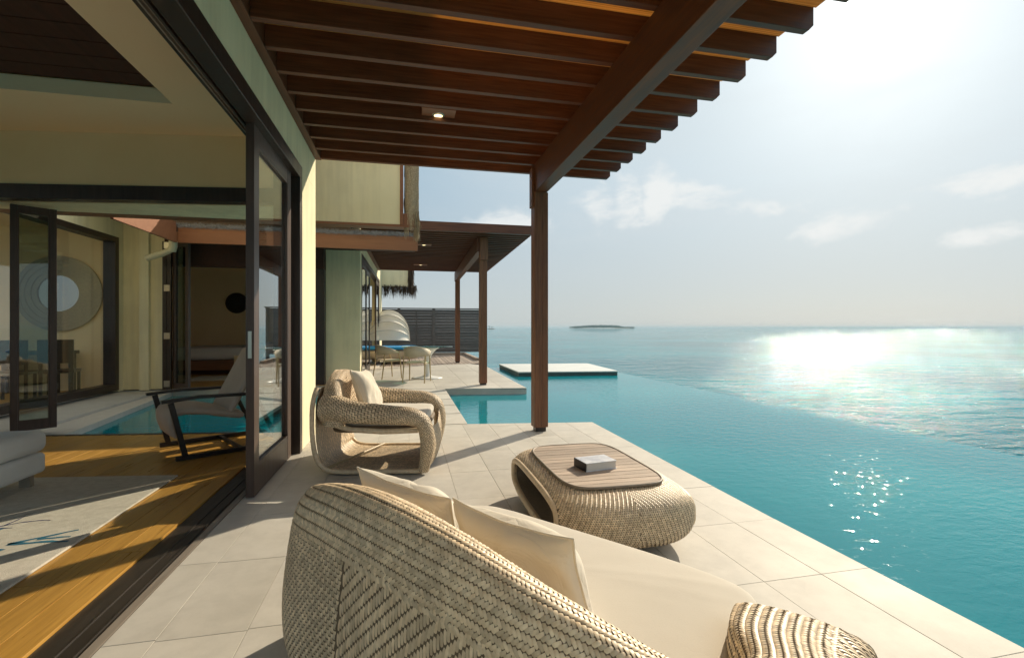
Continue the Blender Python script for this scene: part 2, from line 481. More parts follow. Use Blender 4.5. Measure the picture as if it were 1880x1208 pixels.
def link(name, me, parent=None, loc=(0, 0, 0), kind=None, label=None, bevel=0.0):
    o = bpy.data.objects.new(name, me)
    COL.objects.link(o)
    o.location = loc
    if parent is not None:
        o.parent = parent
    if kind:
        o['kind'] = kind
    if label:
        o['label'] = label
    if bevel:
        md = o.modifiers.new('bevel', 'BEVEL'); md.width = bevel; md.segments = 2; md.limit_method = 'ANGLE'
        md.harden_normals = False
    return o


def tag(o, label, cat, group=None):
    o['label'] = label; o['category'] = cat
    if group:
        o['group'] = group
    return o


def thing(name, label, cat, loc=(0, 0, 0), rz=0.0, group=None):
    o = bpy.data.objects.new(name, None)
    COL.objects.link(o)
    o.empty_display_size = 0.1
    o.location = loc; o.rotation_euler = (0, 0, rz)
    return tag(o, label, cat, group)


def wp(name, mb, mat, root, bevel=0.0, kind=None, label=None, sub=None):
    """mesh written in world coordinates, parented to an unrotated root (or to its part sub)"""
    off = tuple(root.location)
    return link(name, mb.mesh(name, mat, off), sub or root, bevel=bevel, kind=kind, label=label)


def lp(name, mb, mat, parent, bevel=0.0, kind=None, label=None):
    """mesh written in the thing's own coordinates"""
    return link(name, mb.mesh(name, mat), parent, bevel=bevel, kind=kind, label=label)


def struct(name, mb, mat, bevel=0.0, parent=None):
    o = link(name, mb.mesh(name, mat), parent, bevel=bevel)
    if parent is None:
        o['kind'] = 'structure'
    return o


def copy_tree(o, parent=None):
    c = o.copy(); COL.objects.link(c)
    if parent is not None:
        c.parent = parent
    for ch in list(o.children):
        copy_tree(ch, c)
    return c


# ------------------------------------------------------------------ SETTING: sea, pool, terrace
SEA_Z = -1.5
mb = MB(); mb.add([(-9000, -9000, SEA_Z), (9000, -9000, SEA_Z), (9000, 9000, SEA_Z), (-9000, 9000, SEA_Z)], [(0, 1, 2, 3)])
struct('sea', mb, M['sea'])
WZ = -0.125
mb = MB()
mb.prism([(-8.0, -5.0), (6.20, -5.0), (6.20, 15.7), (-8.0, 15.7)], -0.5, WZ)
struct('pool_water', mb, M['pool'])
mb = MB(); mb.prism([(-8.02, -5.02), (6.15, -5.02), (6.15, 15.68), (-8.02, 15.68)], -3.5, -0.505)
struct('pool_basin', mb, M['pool_tile'])

mb = MB(); mb.box(6.201, 6.24, -5.0, 15.7, -3.4, WZ - 0.05).box(-8.0, 6.24, 15.701, 15.74, -3.4, WZ - 0.05)
struct('pool_edge_wall', mb, M['pool_tile'])
# terrace base and its tiles
mb = MB(); mb.prism([(-1.125, -2.5), (2.262, -2.5), (2.262, 2.6), (2.315, 5.735), (0.72, 5.965), (-1.0, 5.965), (-1.125, 5.965)], -0.6, -0.004)
terrace = struct('terrace_floor', mb, M['grout'])


def clip_poly(poly, x0, x1, y0, y1):
    def clip(pts, f, inter):
        out = []
        for i in range(len(pts)):
            a, b = pts[i], pts[(i + 1) % len(pts)]
            if f(a):
                out.append(a)
            if f(a) != f(b):
                out.append(inter(a, b))
        return out
    ix = lambda X: (lambda a, b: (X, a[1] + (b[1] - a[1]) * (X - a[0]) / (b[0] - a[0])))
    iy = lambda Y: (lambda a, b: (a[0] + (b[0] - a[0]) * (Y - a[1]) / (b[1] - a[1]), Y))
    for f, it in ((lambda p: p[0] >= x0, ix(x0)), (lambda p: p[0] <= x1, ix(x1)), (lambda p: p[1] >= y0, iy(y0)), (lambda p: p[1] <= y1, iy(y1))):
        if not poly:
            return []
        poly = clip(poly, f, it)
    return poly


def tiles(parent, poly, xs, yrows, gap, z0, z1, mat, name='tile'):
    for i in range(len(xs) - 1):
        ys = yrows(i)
        for j in range(len(ys) - 1):
            p = clip_poly(poly, xs[i] + gap / 2, xs[i + 1] - gap / 2, ys[j] + gap / 2, ys[j + 1] - gap / 2)
            if len(p) < 3:
                continue
            area = abs(sum(p[k][0] * p[(k + 1) % len(p)][1] - p[(k + 1) % len(p)][0] * p[k][1] for k in range(len(p)))) / 2
            if area < 0.002:
                continue
            cx = sum(q[0] for q in p) / len(p); cy = sum(q[1] for q in p) / len(p)
            dz = random.uniform(-0.0006, 0.0006)
            t = MB(); t.prism([(q[0] - cx, q[1] - cy) for q in p], z0, z1 + dz)
            link(name, t.mesh(name, mat), parent, (cx, cy, 0), bevel=0.0015)


T_POLY = [(-1.122, -0.4), (2.265, -0.4), (2.265, 2.6), (2.32, 5.74), (0.72, 5.97), (-1.122, 5.97)]
XS = [-1.13] + [-0.94 + 0.3245 * k for k in range(0, 10)] + [2.34]


def rows(i):
    off = 0.0 if i >= 7 else (0.13 if i % 2 else 0.14)
    return [1.955 + off + 0.632 * (k - 4) for k in range(0, 12)]


tiles(terrace, T_POLY, XS, rows, 0.0018, -0.03, 0.0, M['tile'])

# second terrace in front of the far pavilion, with the bridge of slabs that leads to it
D_POLY = [(-4.5, 10.55), (-1.8, 10.1), (-0.78, 9.93), (0.76, 9.52), (2.36, 9.30), (2.46, 15.0), (2.10, 15.95), (-0.8, 15.2), (-0.8, 18.5), (-4.5, 18.5)]
mb = MB(); mb.prism(D_POLY, -0.6, -0.012)
terrace2 = struct('pavilion_terrace', mb, M['tile_face'])
tiles(terrace2, D_POLY, [-4.6 + 0.649 * k for k in range(12)], lambda i: [9.3 + 0.649 * k for k in range(15)], 0.004, -0.03, 0.0, M['tile'])
bridge = struct('stepping_bridge', MB().box(-0.20, 0.72, 5.98, 9.7, -0.6, -0.06), M['step'])
STEP = [(5.985, 5.985), (6.77, 6.74), (7.51, 7.47), (8.17, 8.13), (8.90, 8.80), (9.72, 9.50)]
for k in range(5):
    (l0, r0), (l1, r1) = STEP[k], STEP[k + 1]
    g = 0.018
    xl, xr = -0.235, 0.755
    t = MB(); t.prism([(xl, l0 + g), (xr, r0 + g), (xr, r1 - g), (xl, l1 - g)], -0.055, 0.0)
    link('stone_slab', t.mesh('stone_slab', M['tile']), bridge, bevel=0.003)

# low platform standing in the pool
pl = thing('pool_platform', 'low white stone slab standing in the pool behind the tall timber post', 'platform', (4.4, 14.0, -0.5))
mb = MB(); mb.prism([(3.0, 12.72), (5.80, 12.42), (6.02, 15.3), (3.02, 15.66)], -0.03, 0.0)
wp('top_slab', mb, M['plinth'], pl, bevel=0.004)
mb = MB(); mb.prism([(3.02, 12.74), (5.78, 12.44), (6.0, 15.28), (3.04, 15.64)], -0.5, -0.031)
wp('base', mb, M['plinth_dark'], pl)

# timber deck far off, planks running away from the camera
deck = struct('timber_deck', MB().prism([(-0.8, 15.25), (2.06, 15.98), (2.5, 15.0), (2.62, 21.6), (-6, 21.6), (-6, 18.6), (-0.8, 18.6)], -0.4, -0.03), M['fence'])
for k in range(24):
    x0 = -0.78 + k * 0.142
    ys = 15.27 + (x0 + 0.8) * 0.25
    t = MB().box(x0, x0 + 0.13, ys, 21.55, -0.03, 0.0)
    link('deck_plank', t.mesh('deck_plank', M['deck']), deck)
link('deck_kerb', MB().box(2.5, 2.62, 17.4, 21.5, 0.0, 0.10).mesh('deck_kerb', M['deck']), deck)
link('deck_kerb', MB().box(0.6, 2.498, 21.3, 21.5, 0.0, 0.10).mesh('deck_kerb', M['deck']), deck)

# ------------------------------------------------------------------ LIVING PAVILION (left)
XW = -1.0
FY = lambda x: 6.2 - 0.15 * (x + 3.2)        # far wall of the living room, slightly out of square
pav = thing('living_pavilion', 'near cream pavilion on the left with wide sliding doors and bamboo floor', 'building', (-3.0, 3.0, -0.6))
# outer east wall: pier beyond the doors, band above them, and behind the camera
mb = MB()
mb.box(-1.24, XW, 5.002, 5.78, -0.3, 2.76)
mb.box(-1.24, XW, -3.0, 5.78, 2.762, 5.2)
mb.box(-1.24, XW, -3.0, -0.9, -0.3, 2.76)
wp('east_wall', mb, M['plaster'], pav)
# far wall with opening
def skew_box(x0, x1, t0, t1, z0, z1):
    return [(x0, FY(x0) + t0), (x1, FY(x1) + t0), (x1, FY(x1) + t1), (x0, FY(x0) + t1)], z0, z1
mb = MB()
mb.prism(*skew_box(-7.0, -1.24, 0.0, 0.2, 2.79, 5.2))
mb.prism(*skew_box(-7.0, -4.62, 0.0, 0.2, -0.3, 2.79))
wp('inner_wall', mb, M['plaster_in'], pav)
mb = MB(); mb.box(-7.2, -7.0, -3.0, 6.8, 3.1, 5.2).box(-7.2, -7.0, 5.4, 6.8, -0.3, 3.1).box(-7.2, -7.0, -3.0, -2.6, -0.3, 3.1).box(-7.0, -1.24, -3.2, -3.0, 3.1, 5.2).box(-2.0, -1.24, -3.2, -3.0, -0.3, 3.1)
wp('rear_wall', mb, M['plaster_in'], pav)
mb = MB()
for (x0, x1, t0, t1, z0, z1) in ((-4.62, -1.24, -0.02, 0.12, 2.63, 2.79), (-4.62, -4.47, -0.02, 0.12, 0.0, 2.63), (-1.36, -1.24, -0.02, 0.12, 0.0, 2.63)):
    mb.prism(*skew_box(x0, x1, t0, t1, z0, z1))
wp('opening_frame', mb, M['dark'], pav, bevel=0.004)
mb = MB(); mb.prism(*skew_box(-4.47, -1.36, 0.0, 0.06, -0.3, 0.004))
wp('threshold', mb, M['sill'], pav)
# ceiling with tray
CZ = 3.38
mb = MB()
mb.box(-2.22, -1.24, -3.0, 5.27, CZ, CZ + 0.14)
mb.prism([(-7, 5.27), (-1.24, 5.27), (-1.24, FY(-1.24)), (-7, FY(-7))], CZ, CZ + 0.14)
wp('ceiling', mb, M['ceiling'], pav)
tray = wp('ceiling_tray', MB().box(-7, -2.22, -3, 5.27, 3.545, 3.60), M['darkwood'], pav)
for k in range(20):
    y0 = 5.25 - 0.24 * (k + 1)
    wp('ceiling_board', MB().box(-6.99, -2.225, y0, y0 + 0.228, 3.515, 3.545), M['darkwood'], pav, sub=tray)
wp('roof_slab', MB().box(-7.3, -0.9, -3.3, 6.85, 5.2, 5.4), M['thatch_dark'], pav)
# floor and planks
fl = wp('floor_base', MB().prism([(-7.0, -3.0), (-1.36, -3.0), (-1.36, FY(-1.36)), (-7.0, FY(-7.0))], -0.3, -0.016), M['gap'], pav)
xk = -1.364
ci = 0
while xk > -6.85:
    y = 1.2 + (ci * 0.73) % 1.75 - 1.75
    while y < 6.6:
        y1 = y + 1.75
        ye = min(y1, FY(xk - 0.07) - 0.002)
        if ye > max(y, 1.0) + 0.05:
            t = MB().box(xk - 0.1355, xk - 0.0015, max(y, 0.8) + 0.0012, ye - 0.0012, -0.016, random.uniform(-0.0006, 0.0006))
            link('floor_plank', t.mesh('floor_plank', M['floor'], tuple(pav.location)), fl, bevel=0.0012)
        y = y1
    xk -= 0.137
    ci += 1
# sill with rails
sl = wp('door_sill', MB().box(-1.36, -1.165, -3, 5.002, -0.3, -0.012), M['sill'], pav)
for xr_ in (-1.262, -1.195):
    wp('sill_rail', MB().box(xr_ - 0.004, xr_ + 0.004, -3, 5.0, -0.012, -0.007), M['sill'], pav, sub=sl)
wp('sill_edge', MB().box(-1.164, -1.127, -3, 5.002, -0.3, 0.002), M['track'], pav)
# soffit, upper wall between the pavilions, brown trims
wp('soffit', MB().prism([(-5.3, FY(-5.3) + 0.2), (-1.24, FY(-1.24) + 0.2), (-1.24, 7.0), (-5.3, 7.0)], 2.64, 2.70), M['plaster'], pav)
wp('upper_wall', MB().box(-5.3, -0.083, 7.0, 7.2, 2.67, 5.2), M['plaster'], pav)
wp('wall_trim', MB().box(-5.3, 0.175, 6.992, 7.21, 2.635, 2.669).box(-0.082, -0.035, 6.985, 7.21, 2.67, 5.2), M['fascia'], pav, bevel=0.003)
wp('trim_block', MB().box(-0.034, 0.145, 7.0, 7.2, 2.67, 2.83), M['fascia'], pav, bevel=0.003)

# door casing round the big opening (outer face)
cas = wp('door_casing', MB().box(-1.10, -0.985, -0.9, 5.0, 2.64, 2.76).box(-1.10, -0.985, 4.90, 5.0, 0.0, 2.64), M['dark'], pav, bevel=0.004)
mb = MB(); mb.box(-1.24, -1.101, -0.9, 5.0, 2.715, 2.76).box(-1.36, -1.242, -0.9, 5.0, 2.92, CZ - 0.002)
mb.box(-1.145, -1.13, -0.9, 5.0, 2.66, 2.714)
wp('head_frame', mb, M['dark'], pav, bevel=0.003)
mb = MB()
for x_, z_ in ((-1.19, 2.715), (-1.165, 2.715), (-1.115, 2.715)):
    mb.box(x_ - 0.004, x_ + 0.004, -0.9, 5.0, z_ - 0.03, z_ - 0.001)
wp('head_track', mb, M['track'], pav)
wp('jamb', MB().box(-1.24, -1.10, 4.975, 5.0, 0.0, 2.70), M['dark'], pav)


def door_leaf(name, label, cat, p0, p1, z0, z1, thick, stile, mat, glass, group=None, bottom=None, bead=0.02):
    """glazed leaf standing on line p0-p1 (plan)"""
    a, b = Vector((p0[0], p0[1], 0)), Vector((p1[0], p1[1], 0))
    L = (b - a).length
    rz = math.atan2(b.y - a.y, b.x - a.x)
    t = thing(name, label, cat, (a.x, a.y, z0), rz, group)
    hh = z1 - z0
    bt = bottom or stile
    lp('stile', MB().box(0, stile, -thick / 2, thick / 2, 0, hh), mat, t, bevel=0.003)
    lp('stile', MB().box(L - stile, L, -thick / 2, thick / 2, 0, hh), mat, t, bevel=0.003)
    lp('top_rail', MB().box(stile + .001, L - stile - .001, -thick / 2 + .002, thick / 2 - .002, hh - stile * 1.15, hh), mat, t, bevel=0.003)
    lp('bottom_rail', MB().box(stile + .001, L - stile - .001, -thick / 2 + .002, thick / 2 - .002, 0, bt), mat, t, bevel=0.003)
    g = lp('pane', MB().box(stile, L - stile, -0.004, 0.004, bt, hh - stile * 1.15), glass, t)
    mbb = MB()
    for sy in (-1, 1):
        y0, y1 = sorted((sy * (thick / 2 - 0.003), sy * 0.006))
        mbb.box(stile + .001, L - stile - .001, y0, y1, bt, bt + bead).box(stile + .001, L - stile - .001, y0, y1, hh - stile * 1.15 - bead, hh - stile * 1.15)
        mbb.box(stile + .001, stile + bead * .6, y0, y1, bt + bead, hh - stile * 1.15 - bead).box(L - stile - bead * .6, L - stile - .001, y0, y1, bt + bead, hh - stile * 1.15 - bead)
    lp('bead', mbb, mat, t)
    return t


d1 = door_leaf('sliding_door', 'brown framed glass sliding door pushed to the far end of the living room opening', 'door',
               (-1.072, 3.69), (-1.072, 4.80), 0.006, 2.66, 0.055, 0.115, M['brown'], M['glass'], 'sliding doors of the living room', bottom=0.20)
lp('lock_plate', MB().box(-0.004, -0.0005, -0.012, 0.012, 0.98, 1.17), M['steel'], d1)
for k, xo in enumerate(()):
    d = door_leaf('sliding_door', ('sliding glass door stacked directly behind the outermost one, edge on beside the bamboo floor', 'innermost sliding glass door of the stack, its dark edge against the living room')[k], 'door',
                  (xo, 3.80), (xo, 4.88), 0.006, 2.66, 0.055, 0.115, M['dark'], M['glass'], 'sliding doors of the living room', bottom=0.20)
    if k == 1:
        lp('lock_plate', MB().box(-0.003, -0.0005, -0.014, 0.014, 0.98, 1.17).box(0.03, 0.05, 0.0285, 0.034, 0.98, 1.17), M['steel'], d)

# folded leaves at the far opening
lf = door_leaf('folding_door', 'narrow brown folding glass door left of the courtyard pool, reflecting the sea', 'door', (-4.43, 6.60), (-4.12, 6.84), 0.006, 2.62, 0.05, 0.062, M['brown'], M['glass_dark'], 'folding doors round the courtyard', bottom=0.10)
lf2 = door_leaf('folding_door', 'dark folding glass door at the very left edge behind the sofa', 'door', (-4.47, 6.42), (-4.66, 6.72), 0.006, 2.62, 0.05, 0.06, M['dark'], M['glass_dark'], 'folding doors round the courtyard', bottom=0.10)
for zc in (0.35, 1.0, 1.65, 2.3):
    link('hinge', MB().box(-0.02, 0.0, -0.035, 0.035, zc, zc + 0.09).mesh('hinge', M['steel']), lf2)

# ------------------------------------------------------------------ courtyard
court = thing('courtyard_wall', 'cream courtyard wall on the left with a big dark framed window', 'wall', (-5.4, 9.0, -0.6))
mb = MB(); mb.box(-5.5, -5.3, 6.7, 7.0, 0, 5.2).box(-5.5, -5.3, 7.0, 10.42, 2.90, 5.2).box(-5.5, -5.3, 10.42, 10.7, 0, 5.2)
wp('wall_face', mb, M['plaster'], court)
fr = wp('window_frame', MB().box(-5.48, -5.28, 10.30, 10.42, 0.03, 2.90).box(-5.48, -5.28, 7.0, 7.1, 0.03, 2.90).box(-5.48, -5.28, 7.1, 10.30, 2.80, 2.90).box(-5.48, -5.28, 7.1, 10.30, 0.03, 0.15), M['dark'], court, bevel=0.004)
wp('pane', MB().box(-5.40, -5.392, 7.1, 10.30, 0.15, 2.80), M['glass'], court, sub=fr)
mb = MB(); mb.box(-5.3, -4.60, 10.60, 10.8, 0, 5.2)
wp('end_wall', mb, M['plaster'], court)
wp('wall_rib', MB().box(-5.0, -4.84, 10.52, 10.598, 0, 5.2), M['plaster'], court)
ledge = struct('courtyard_ledge', MB().prism([(-5.6, 6.5), (-4.36, 6.42), (-4.62, 10.6), (-5.6, 10.6)], -0.6, -0.015), M['tile_face'])
cp = struct('pool_coping', MB().prism([(-4.355, 6.40), (-3.86, 6.33), (-4.44, 10.58), (-4.615, 10.6)], -0.6, -0.05), M['tile'])
# room behind the courtyard window: mirror in a round carved frame and a table
back = thing('dining_room', 'dim room behind the dark framed courtyard window', 'room', (-7.5, 10.5, -0.6))
mb = MB(); mb.box(-9.4, -5.52, 10.72, 10.78, 0, 3.4).box(-9.4, -9.2, 9.0, 10.715, 0, 3.4)
wp('wall_face', mb, M['plaster_in'], back)
wp('ceiling', MB().box(-9.4, -5.52, 9.3, 10.715, 3.1, 3.2), M['ceiling'], back)
wp('floor', MB().box(-9.4, -5.52, 6.9, 10.715, -0.1, 0.0), M['floor'], back)
mr = thing('round_mirror', 'round mirror in a wide pale ring frame seen through the courtyard window', 'mirror', (-6.40, 10.715, 1.85), 0)
ringpts = [(math.cos(a), math.sin(a)) for a in [2 * math.pi * k / 48 for k in range(48)]]
def ring(r0, r1, y0, y1):
    b_ = MB(); n = len(ringpts)
    vs = [(c * r, y, s * r) for (r, y) in ((r0, y1), (r0, y0), (r1, y0 + 0.02), (r1, y1)) for c, s in ringpts]
    fs = [(i * n + k, i * n + (k + 1) % n, (i + 1) * n + (k + 1) % n, (i + 1) * n + k) for i in range(3) for k in range(n)]
    return b_.add(vs, fs, False)
for r0, r1 in ((0.34, 0.43), (0.434, 0.53), (0.534, 0.62), (0.624, 0.71)):
    lp('frame_ring', ring(r0, r1, -0.06, -0.005), M['frame_ring'], mr)
lp('mirror_glass', MB().add([(c * 0.34, -0.03, s * 0.34) for c, s in ringpts], [tuple(range(48))]), M['mirror'], mr)
ct = thing('console_table', 'dark narrow table below the round mirror behind the window', 'table', (-6.55, 10.35, 0))
lp('tabletop', MB().box(-0.7, 0.5, -0.25, 0.3, 0.72, 0.78), M['black'], ct)
for sx in (-0.62, 0.42):
    for sy in (-0.19, 0.24):
        lp('leg', MB().box(sx - .04, sx + .04, sy - .04, sy + .04, 0, 0.72), M['black'], ct)
for k, (cx_, cy_) in enumerate(((-6.35, 9.55), (-5.85, 9.8))):
    c = thing('dining_chair', ('dark dining chair behind the window, left of its neighbour', 'dark dining chair behind the window, nearest the right window frame')[k], 'chair', (cx_, cy_, 0), 0.3, 'dark dining chairs')
    lp('seat', MB().box(-.23, .23, -.23, .23, .43, .48), M['black'], c)
    lp('backrest', MB().box(-.23, .23, -.25, -.21, .6, 1.0), M['black'], c)
    for sx in (-.2, .2):
        for sy in (-.2, .2):
            lp('leg', MB().box(sx - .02, sx + .02, sy - .02, sy + .02, 0, .43 if sy > 0 else 1.0), M['black'], c)

dp = thing('drain_pipe', 'short cream drain pipe with elbow under the orange courtyard fascia', 'pipe', (-4.45, 10.0, 2.6))
wp('pipe', MB().tube([(-4.72, 10.2, 2.50), (-4.42, 10.1, 2.58), (-4.26, 10.0, 2.63), (-4.20, 9.98, 2.66)], 0.055, 14), M['pipe'], dp)
wp('elbow', MB().tube([(-4.22, 9.99, 2.62), (-4.19, 9.97, 2.70), (-4.19, 9.97, 2.80)], 0.068, 14), M['pipe'], dp)

# ------------------------------------------------------------------ FAR PAVILION (bedroom)
bp = thing('bedroom_pavilion', 'far cream pavilion with brown fascia, thatch strip and open bedroom', 'building', (-2.6, 13.0, -0.6))
X2 = -0.965
def x2(y):
    return X2 + 0.0105 * (y - 10.8)
mb = MB()
mb.box(-1.66, -0.966, 10.8, 11.0, -0.01, 3.4)
mb.prism([(-1.16, 11.002), (x2(11.0), 11.002), (x2(11.12), 11.12), (-1.16, 11.12)], -0.01, 3.4)
mb.prism([(-1.16, 11.12), (x2(11.12), 11.12), (x2(18.6), 18.6), (-1.1, 18.6)], 2.86, 3.4)
mb.prism([(-1.16, 17.4), (x2(17.4), 17.4), (x2(18.6), 18.6), (-1.1, 18.6)], -0.01, 2.86)
wp('outer_wall', mb, M['plaster'], bp)
mb = MB(); mb.box(-6.5, -1.16, 16.0, 16.2, 0, 3.4).box(-6.7, -6.5, 10.8, 16.2, 0, 3.4)
wp('inner_wall', mb, M['plaster_in'], bp)
wp('cornice', MB().box(-6.5, -1.17, 15.86, 15.998, 3.12, 3.24), M['ceiling'], bp)
wp('ceiling', MB().box(-6.5, -1.0, 10.85, 18.4, 3.24, 3.34), M['darkwood'], bp)
wp('roof_slab', MB().box(-6.8, -0.9, 9.2, 18.6, 3.42, 3.5), M['thatch_dark'], bp)
wp('lintel', MB().box(-4.56, -1.66, 10.5, 10.8, 2.42, 3.40), M['darkwood'], bp)
wp('bedroom_floor', MB().box(-6.5, -1.17, 10.60, 16.0, 0.0, 0.012), M['floor'], bp)
# door frame jamb against the cream wall
wp('door_jamb', MB().box(-1.86, -1.662, 10.62, 10.82, 0.002, 2.62), M['dark'], bp, bevel=0.004)
# fascia boards: front and along the courtyard, two boards each
wp('fascia_board', MB().box(-3.72, 0.215, 9.0, 9.04, 2.62, 2.80), M['fascia'], bp, bevel=0.003)
wp('fascia_board', MB().box(-3.72, 0.215, 9.012, 9.05, 2.802, 2.885), M['fascia'], bp, bevel=0.003)
wp('fascia_board', MB().box(-3.76, -3.722, 7.22, 9.0, 2.62, 2.80), M['fascia'], bp, bevel=0.003)
wp('fascia_board', MB().box(-3.77, -3.732, 7.22, 9.0, 2.802, 2.96), M['fascia'], bp, bevel=0.003)
wp('eave_soffit', MB().box(-3.72, 0.20, 9.055, 10.79, 2.86, 2.90).box(-4.2, -3.775, 7.22, 10.59, 2.90, 2.94), M['darkwood'], bp)
wp('eave_roof', MB().box(-3.72, 0.21, 9.06, 9.5, 2.93, 2.98).box(-3.9, -1.0, 9.2, 9.6, 2.98, 3.41), M['thatch_dark'], bp)


def strands(n, x0, x1, y0, y1, z_top, zlen, r=0.006, spread=0.05, lean=(0, 0), zj=0.03):
    """loose palm strands hanging or lying, one mesh of thin three-sided blades"""
    b_ = MB()
    for _ in range(n):
        x, y = random.uniform(x0, x1), random.uniform(y0, y1)
        L = random.uniform(*zlen)
        z = z_top + random.uniform(-zj, zj)
        ddx, ddy = random.gauss(lean[0], spread), random.gauss(lean[1], spread)
        w = r * random.uniform(0.5, 1.4)
        a = random.uniform(0, math.pi)
        sx_, sy_ = math.cos(a) * w, math.sin(a) * w
        p0 = (x, y, z); p1 = (x + ddx * .5, y + ddy * .5, z - L * .55); p2 = (x + ddx * 1.3, y + ddy * 1.3, z - L)
        b_.add([(p0[0] - sx_, p0[1] - sy_, p0[2]), (p0[0] + sx_, p0[1] + sy_, p0[2]), (p1[0] + sx_, p1[1] + sy_, p1[2]), (p1[0] - sx_, p1[1] - sy_, p1[2]), p2],
               [(0, 1, 2, 3), (3, 2, 4)])
    return b_


def tufts(n, x0, x1, y0, y1, z0, z1, L=(0.05, 0.12), r=0.006):
    b_ = MB()
    for _ in range(n):
        x, y, z = random.uniform(x0, x1), random.uniform(y0, y1), random.uniform(z0, z1)
        a = random.uniform(-1.0, 1.0); l = random.uniform(*L)
        q = (x + math.sin(a) * l * .8, y - random.uniform(0.0, 0.03), z + math.cos(a) * l * .45 * random.choice((-1, 1)))
        w = r * random.uniform(.5, 1.5)
        b_.add([(x - w, y, z), (x + w, y, z + w * .4), (q[0], q[1], q[2])], [(0, 1, 2)])
    return b_


wp('thatch_strip', tufts(5200, -3.72, 0.215, 8.985, 9.06, 2.885, 2.935), M['thatch_grey'], bp, kind='stuff')
# thatch at the right end of the upper wall
thr = thing('thatch_bundle', 'rolled thatch roof edge hanging beside the upper cream wall', 'thatch', (0.05, 7.1, 2.8))
mb = MB()
zs = np.linspace(2.84, 4.6, 26)
prof = []
for z in zs:
    w = 0.080 + 0.014 * math.sin(z * 5.1) + 0.012 * math.sin(z * 13.0)
    prof.append((w, z))
n = 20
vs = [(0.078 + 0.012 * math.sin(z * 4) + r * 1.05 * math.cos(2 * math.pi * k / n) * (1 + 0.07 * math.sin(3 * k + z * 9)), 7.09 + r * 1.2 * math.sin(2 * math.pi * k / n), z) for r, z in prof for k in range(n)]
fs = [(i * n + k, i * n + (k + 1) % n, (i + 1) * n + (k + 1) % n, (i + 1) * n + k) for i in range(len(prof) - 1) for k in range(n)]
mb.add(vs, fs, True); mb.add(vs[:n], [tuple(range(n - 1, -1, -1))])
wp('thatch_core', mb, M['thatch'], thr)
b2 = MB()
for _ in range(1500):
    a = random.uniform(0, 2 * math.pi); z = random.uniform(2.86, 4.6); l = random.uniform(0.15, 0.4)
    rr = 0.094
    x, y = 0.08 + rr * math.cos(a), 7.09 + rr * 1.15 * math.sin(a)
    a2 = a + random.gauss(0.12, 0.25)
    x2_, y2_ = 0.08 + (rr + random.uniform(0, .012)) * math.cos(a2), 7.09 + (rr + .004) * 1.15 * math.sin(a2)
    w = 0.0035
    b2.add([(x - w, y, z), (x + w, y, z), (x2_ + w * .5, y2_, z - l), (x2_ - w * .5, y2_, z - l)], [(0, 1, 2, 3)])
wp('thatch_strands', b2, M['thatch'], thr, kind='stuff')
b3 = strands(420, 0.13, 0.18, 6.98, 7.14, 2.84, (0.12, 0.42), 0.005, 0.012)
wp('loose_strands', b3, M['thatch'], thr, kind='stuff')

# sliding doors in the far pavilion's east wall
cz = wp('door_casing', MB().box(-1.06, X2 + 0.012, 11.12, 11.20, 0.002, 2.86).box(-1.06, X2 + 0.06, 17.28, 17.38, 0.002, 2.86).prism([(-1.06, 11.2), (X2 + 0.012, 11.2), (X2 + .075, 17.28), (-1.06, 17.28)], 2.76, 2.86), M['dark'], bp, bevel=0.004)
pd = (('dark framed glass door nearest the corner of the far pavilion', 11.22, 12.6), ('second dark framed glass door of the far pavilion, pushed behind the first', 12.62, 14.1), ('farthest dark framed glass door of the far pavilion beside the canopy', 15.9, 17.26))
for k, (lb, ya, yb) in enumerate(pd):
    door_leaf('sliding_door', lb, 'door', (x2(ya) - 0.035 - 0.045 * (k % 2), ya), (x2(yb) - 0.035 - 0.045 * (k % 2), yb), 0.006, 2.755, 0.04, 0.10, M['dark'], M['glass'], 'sliding doors of the far pavilion', bottom=0.16)
wp('curtain', MB().add([(-1.30 + 0.03 * math.sin(k * 1.3), 14.2 + k * 0.06, z) for z in (0.05, 2.75) for k in range(28)], [(k, k + 1, 29 + k, 28 + k) for k in range(27)], True), M['ceiling'], bp)

# bedroom things
lfb = door_leaf('folding_door', 'folded glass door with pale hinges at the bedroom opening across the courtyard', 'door', (-4.40, 10.50), (-4.02, 10.22), 0.006, 2.86, 0.05, 0.075, M['brown'], M['glass_dark'], 'folding doors round the courtyard', bottom=0.11)
lfc = door_leaf('folding_door', 'dark folded door leaf seen edge on with four pale hinges beside the cream courtyard wall', 'door', (-4.57, 10.46), (-4.42, 10.46), 0.006, 2.86, 0.05, 0.07, M['dark'], M['glass_dark'], 'folding doors round the courtyard', bottom=0.11)
for zc in (0.06, 0.98, 1.9, 2.72):
    link('hinge', MB().box(0.03, 0.13, -0.034, -0.026, zc, zc + 0.12).mesh('hinge', M['steel']), lfc)
bed = thing('bed', 'low dark timber bed with white linen in the bedroom across the courtyard', 'bed', (-4.4, 14.4, 0.012))
lp('bed_base', MB().box(-1.5, 0.75, -0.95, 0.95, 0.12, 0.36), M['fascia'], bed, bevel=0.01)
lp('plinth', MB().box(-1.3, 0.55, -0.75, 0.75, 0.0, 0.12), M['darkwood'], bed)
